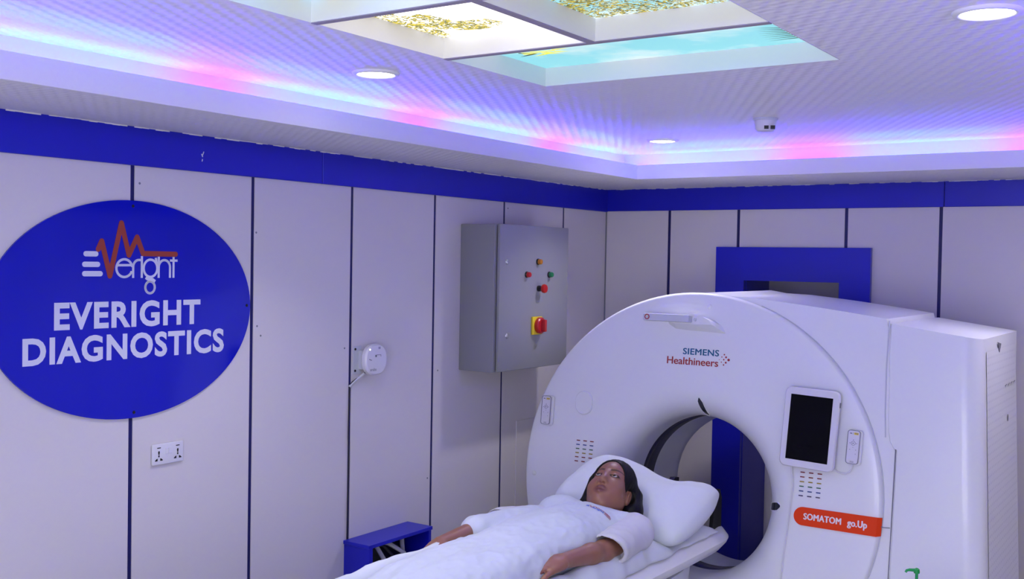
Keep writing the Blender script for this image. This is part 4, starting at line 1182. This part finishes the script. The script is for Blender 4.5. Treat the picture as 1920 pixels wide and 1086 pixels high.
# hair: swept back, falling behind the ears on both sides
hr = Field((-.15, -.20, -.16), (.15, .19, .12), .004)
hr.ell((0, .050, -.014), (.087, .104, .102), k=0)
hr.cap((-.068, .045, .006), (-.078, -.070, .006), .028, .024, k=.02); hr.cap((-.078, -.070, .006), (-.070, -.120, -.005), .024, .016, k=.02)
hr.cap((.074, .035, -.045), (.088, -.030, -.050), .036, .036, k=.02); hr.cap((.088, -.030, -.050), (.074, -.115, -.045), .036, .026, k=.02)
hr.ell((0, -.03, -.075), (.095, .11, .050), k=.02)
def face_cut(x, y, z): return np.sqrt((x/.0725)**2+((y+.012)/.118)**2+((z-.085)/.092)**2)*.08-.08
hr.put(face_cut, (-.09, -.19, -.02), (.09, .16, .18), k=.006, op='sub')
hr.ell((.084, -.006, .004), (.020, .033, .026), k=.006, op='sub')
hr.cap((0, -.08, .02), (0, -.17, .0), .060, k=.01, op='sub')
VR, FR = hr.mesh(1)
NR = vnormals(VR, FR)
disp = np.array([noise.noise(Vector((math.atan2(p[0], p[2]+.02)*16, p[1]*6, 0))) for p in VR]); VR = VR+NR*(disp*.0022)[:, None]
fast_link('hair', HO+(VR*HS)@HM.T, FR, M['hair'], pat)

# ---------------------------------------------------------------- gown
gf = Field((.85, -3.95, .86), (1.60, -2.02, 1.22), .006)
torso(gf, .014)
gf.ell((1.205, -2.62, .965), (.158, .36, .105), k=.05); gf.ell((1.185, -3.10, .955), (.168, .42, .092), k=.05)
gf.ell((1.065, -2.26, 1.005), (.080, .085, .054), k=.05)                                   # cloth bunched over the far shoulder
gf.cap((1.03, -2.42, .975), (.990, -2.73, 1.000), .066, .052, k=.05)                    # and falling over the far arm
for s_ in (-1, 1): gf.cap((1.215+s_*.09, -3.66, .935), (1.215+s_*.11, -3.82, .975), .058, .040, k=.05)     # the cloth also covers the feet
# neck opening
gf.cap(H(0, .05, .02), (1.222, -2.155, 1.04), .085, .070, k=.012, op='sub')
def below(x, y, z): return (z-(.874))+0*x+0*y
gf.put(below, (.8, -4, .8), (1.7, -1.9, .874), k=.01, op='sub')
VG, FG = gf.mesh(2)
NG = vnormals(VG, FG)
edge_m = np.clip((-2.16-VG[:, 1])/.12, .15, 1)
VG = folds(VG, NG, .010, (1.9, .55, .6), 6.0, 3, edge_m); VG = folds(VG, NG, .0045, (2.2, 1.1, 1), 13.0, 9, edge_m)
gown = fast_link('gown', VG, FG, M['gown'], pat)
def sleeve(S0, E0, r0, r1, wide_dir, name_seed, back, cutn):
    sf = Field(np.minimum(S0, E0)-.14, np.maximum(S0, E0)+.14, .0045)
    ln = np.linalg.norm(E0-S0); v = (E0-S0)/ln
    sf.cap(S0+back, E0-v*.02, r0, r1, k=0, flat=(wide_dir, .92))
    sf.cap(S0+back, S0+back*1.8, r0*.95, r0*.9, k=.03)
    a0 = E0-v*.055
    sf.cap(a0, E0+v*.12, r1-.016, r1+.010, k=.0, op='sub', flat=(wide_dir, .93))
    p = E0-v*.010; cn = np.array(cutn, float); cn /= np.linalg.norm(cn)
    sf.put(lambda x, y, z: -((x-p[0])*cn[0]+(y-p[1])*cn[1]+(z-p[2])*cn[2]), p-.2, p+.2, k=.003, op='sub', pad=.1)
    Vs, Fs = sf.mesh(1); Vs = folds(Vs, vnormals(Vs, Fs), .005, (1, 1, 1), 14.0, name_seed)
    return fast_link('sleeve', Vs, Fs, M['sleeve'], gown)
sleeve(S_L+(.008, 0, 0), np.array((1.412, -2.500, .944)), .072, .068, np.array((.1, .2, 1.)), 4, np.array((-.02, .0, 0.)), (.45, -.80, -.46))
sleeve(S_R, np.array((.962, -2.545, .975)), .072, .078, np.array((.1, .2, 1.)), 14, np.array((.02, .0, 0.)), (-.1, -.97, -.1))

# ---------------------------------------------------------------- pillow, quilt
def cushion(name, cx, cy, cz, ax, ay, az, yaw, pitch, roll, nx, seed, dents, wr, matk, label, cat):
    """soft pillow: superellipse outline, pinched corners, dents from what lies on it"""
    n = nx; b = nb(); top, bot = {}, {}
    RM = (Matrix.Rotation(R(yaw), 3, 'Z') @ Matrix.Rotation(R(pitch), 3, 'X') @ Matrix.Rotation(R(roll), 3, 'Y'))
    c0 = Vector((cx, cy, cz))
    for i in range(n+1):
        for j in range(n+1):
            u = -1+2*i/n; v = -1+2*j/n
            u2 = math.copysign(abs(u)**.85, u); v2 = math.copysign(abs(v)**.85, v)
            x = ax*u2*(1-.10*(1-abs(v2)**2)*0-.07*v2*v2*0); y = ay*v2
            pin = 1-.15*(u2*u2)*(v2*v2)
            x *= pin*(1-.05*(1-v2*v2)*abs(u2)); y *= pin*(1-.06*(1-u2*u2)*abs(v2))
            hgt = az*(max(0, 1-abs(u2)**3.2)*max(0, 1-abs(v2)**3.2))**.42
            q = Vector((u2*2.2+seed, v2*2.2, seed))
            wv = noise.noise(q)*.35+noise.noise(q*2.7)*.18
            cr = 1-abs(noise.noise(Vector((u2*3.1+v2*1.2+seed, v2*2.1-u2, 3))))*2
            ed = min(1, (1-max(abs(u2), abs(v2)))*5)
            for s, dct in ((1, top), (-1, bot)):
                p = RM @ Vector((x, y, s*hgt*(1+.22*wv)+s*wr*cr*ed)) + c0
                if s > 0:
                    for (dx, dy, dz, dr, dep) in dents:
                        r = math.hypot(p.x-dx, p.y-dy)/dr
                        if r < 1.6: p.z -= dep*math.exp(-r*r*1.6)
                if s < 0: p.z = min(p.z, top[i, j].co.z-.06*min(1, ed*.6))
                dct[i, j] = b.verts.new(p)
    for i in range(n):
        for j in range(n):
            b.faces.new((top[i, j], top[i+1, j], top[i+1, j+1], top[i, j+1])); b.faces.new((bot[i, j+1], bot[i+1, j+1], bot[i+1, j], bot[i, j]))
    bmesh.ops.remove_doubles(b, verts=b.verts, dist=.0006)
    o = link(name, fix(b), M[matk], None, smooth=True, origin=(cx, cy, cz)); tag(o, label, cat); return o
cushion('pillow', 1.20, -1.86, 1.000, .345, .235, .085, -4, 20, 7, 56, 7.3, [(1.215, -2.05, 0, .13, .07), (1.28, -1.70, 0, .17, .050)], .006, 'linen', 'plump white pillow under the woman\'s head on the scanner table', 'pillow')

b = nb(); NX, NY = 44, 150
y0q, y1q = -4.7, -1.56
T_ = {}
def quilt_z(s, t, y):
    edge = (max(0, 1-abs(2*s-1)**6))**.5*(max(0, 1-abs(2*t-1)**60))**.5
    x = .94+(1.452-.94)*s
    crown = .948+.020*math.cos((s-.30)*3.0)+.030*max(0, 1-s*3.2)
    crown += .056*math.exp(-((s-.13)/.13)**2)/(1+math.exp((y+2.62)/.06))
    q = Vector((x*7, y*5, 2.2)); lump = noise.noise(q)*.020+noise.noise(q*2.4)*.009
    rid = (1-abs(noise.noise(Vector((x*4+y*3, y*9-x*5, 9))))*2)*.008
    dip = (1/(1+math.exp((abs(x-1.205)-.150)/.020)))*(1/(1+math.exp((y+2.02)/.03)))
    dip = max(dip, .9/(1+math.exp(-(y+2.10)/.04)))
    crown += (.862-crown)*dip; lump_k = 1-dip
    return .838+(crown-.838)*edge+(lump+rid)*min(1, edge*1.4)*.8*lump_k
for i in range(NX+1):
    for j in range(NY+1):
        s = i/NX; t = j/NY; s2 = .5-.5*math.cos(math.pi*s); t2 = t
        y = y0q+(y1q-y0q)*t2
        x = .94+(1.452-.94)*s2
        wob = noise.noise(Vector((3.1 if s > .5 else 8.2, y*7.5, 1)))*.020+noise.noise(Vector((1, y*17, 4)))*.008
        x += wob*(abs(2*s2-1)**3)
        endy = noise.noise(Vector((x*9, 2, 6)))*.03*(t2**12)
        T_[i, j, 1] = b.verts.new((x, y+endy, quilt_z(s2, t2, y)))
        T_[i, j, 0] = b.verts.new((x*.985+.0185, y+endy, .8345))
for i in range(NX):
    for j in range(NY):
        b.faces.new((T_[i, j, 1], T_[i+1, j, 1], T_[i+1, j+1, 1], T_[i, j+1, 1])); b.faces.new((T_[i, j, 0], T_[i, j+1, 0], T_[i+1, j+1, 0], T_[i+1, j, 0]))
for j in range(NY):
    for i, w_ in ((0, 1), (NX, 0)):
        q = (T_[i, j, 0], T_[i, j, 1], T_[i, j+1, 1], T_[i, j+1, 0]); b.faces.new(q if w_ == 0 else q[::-1])
for i in range(NX):
    for j, w_ in ((0, 0), (NY, 1)):
        q = (T_[i, j, 0], T_[i+1, j, 0], T_[i+1, j, 1], T_[i, j, 1]); b.faces.new(q if w_ == 0 else q[::-1])
qo = link('quilt', fix(b), M['linen'], None, smooth=True, origin=(1.2, -3.1, .8345))
tag(qo, 'thick white quilt spread along the scanner table under the woman', 'quilt')

# ---------------------------------------------------------------- small printed emblem on the gown's chest, laid onto the cloth
me = gown.data; off = world_loc(gown)
tree = BVHTree.FromPolygons([v.co+off for v in me.vertices], [tuple(p.vertices) for p in me.polygons])
eo = Vector((1.280, -2.350, 1.3)); ex = Vector((.97, .24, 0)).normalized(); ey = Vector((-ex.y, ex.x, 0))
def onto(a, c, lift=.0016):
    p = eo+ex*a+ey*c
    h = tree.ray_cast(p, Vector((0, 0, -1)))
    return (h[0]+h[1]*lift) if h[0] else p-Vector((0, 0, .26))
def bend(a, c): return onto(a, c-3.0*max(0, a)**2)
eb, er = nb(), nb()
def ribbon(bm_, pts, wd):
    fine = []
    for p, q in zip(pts, pts[1:]):
        for k in range(4): fine.append((p[0]+(q[0]-p[0])*k/4, p[1]+(q[1]-p[1])*k/4))
    fine.append(pts[-1]); Lr = []
    for i, p in enumerate(fine):
        a, c = fine[max(i-1, 0)], fine[min(i+1, len(fine)-1)]; t = Vector((c[0]-a[0], c[1]-a[1])).normalized(); nn = Vector((-t.y, t.x))*wd/2
        Lr.append((bm_.verts.new(bend(p[0]+nn.x, p[1]+nn.y)), bm_.verts.new(bend(p[0]-nn.x, p[1]-nn.y))))
    for A, B in zip(Lr, Lr[1:]): bm_.faces.new((A[1], B[1], B[0], A[0]))
for k in range(3): ribbon(eb, [(-.036, .006-.005*k), (-.024, .006-.005*k)], .0034)
ribbon(er, [(-.026, .008), (-.021, .011), (-.015, -.006), (-.003, .019), (.004, .006), (.010, .014), (.016, .006), (.060, .010)], .0030)
v, fcs = lettering('eright', .014, .02, .046)
Vv = [eb.verts.new(bend(-.010+a, -.008+c)) for a, c in v]
for q in fcs:
    try: eb.faces.new([Vv[i] for i in q])
    except ValueError: pass
for k in range(3): ribbon(er, [(.038, .004-.0055*k), (.064, .006-.0055*k)], .0022)
for bm_, mk, nm in ((eb, 'logo_blue', 'emblem'), (er, 'logo_red', 'emblem')): link(nm, bm_, M[mk], gown)
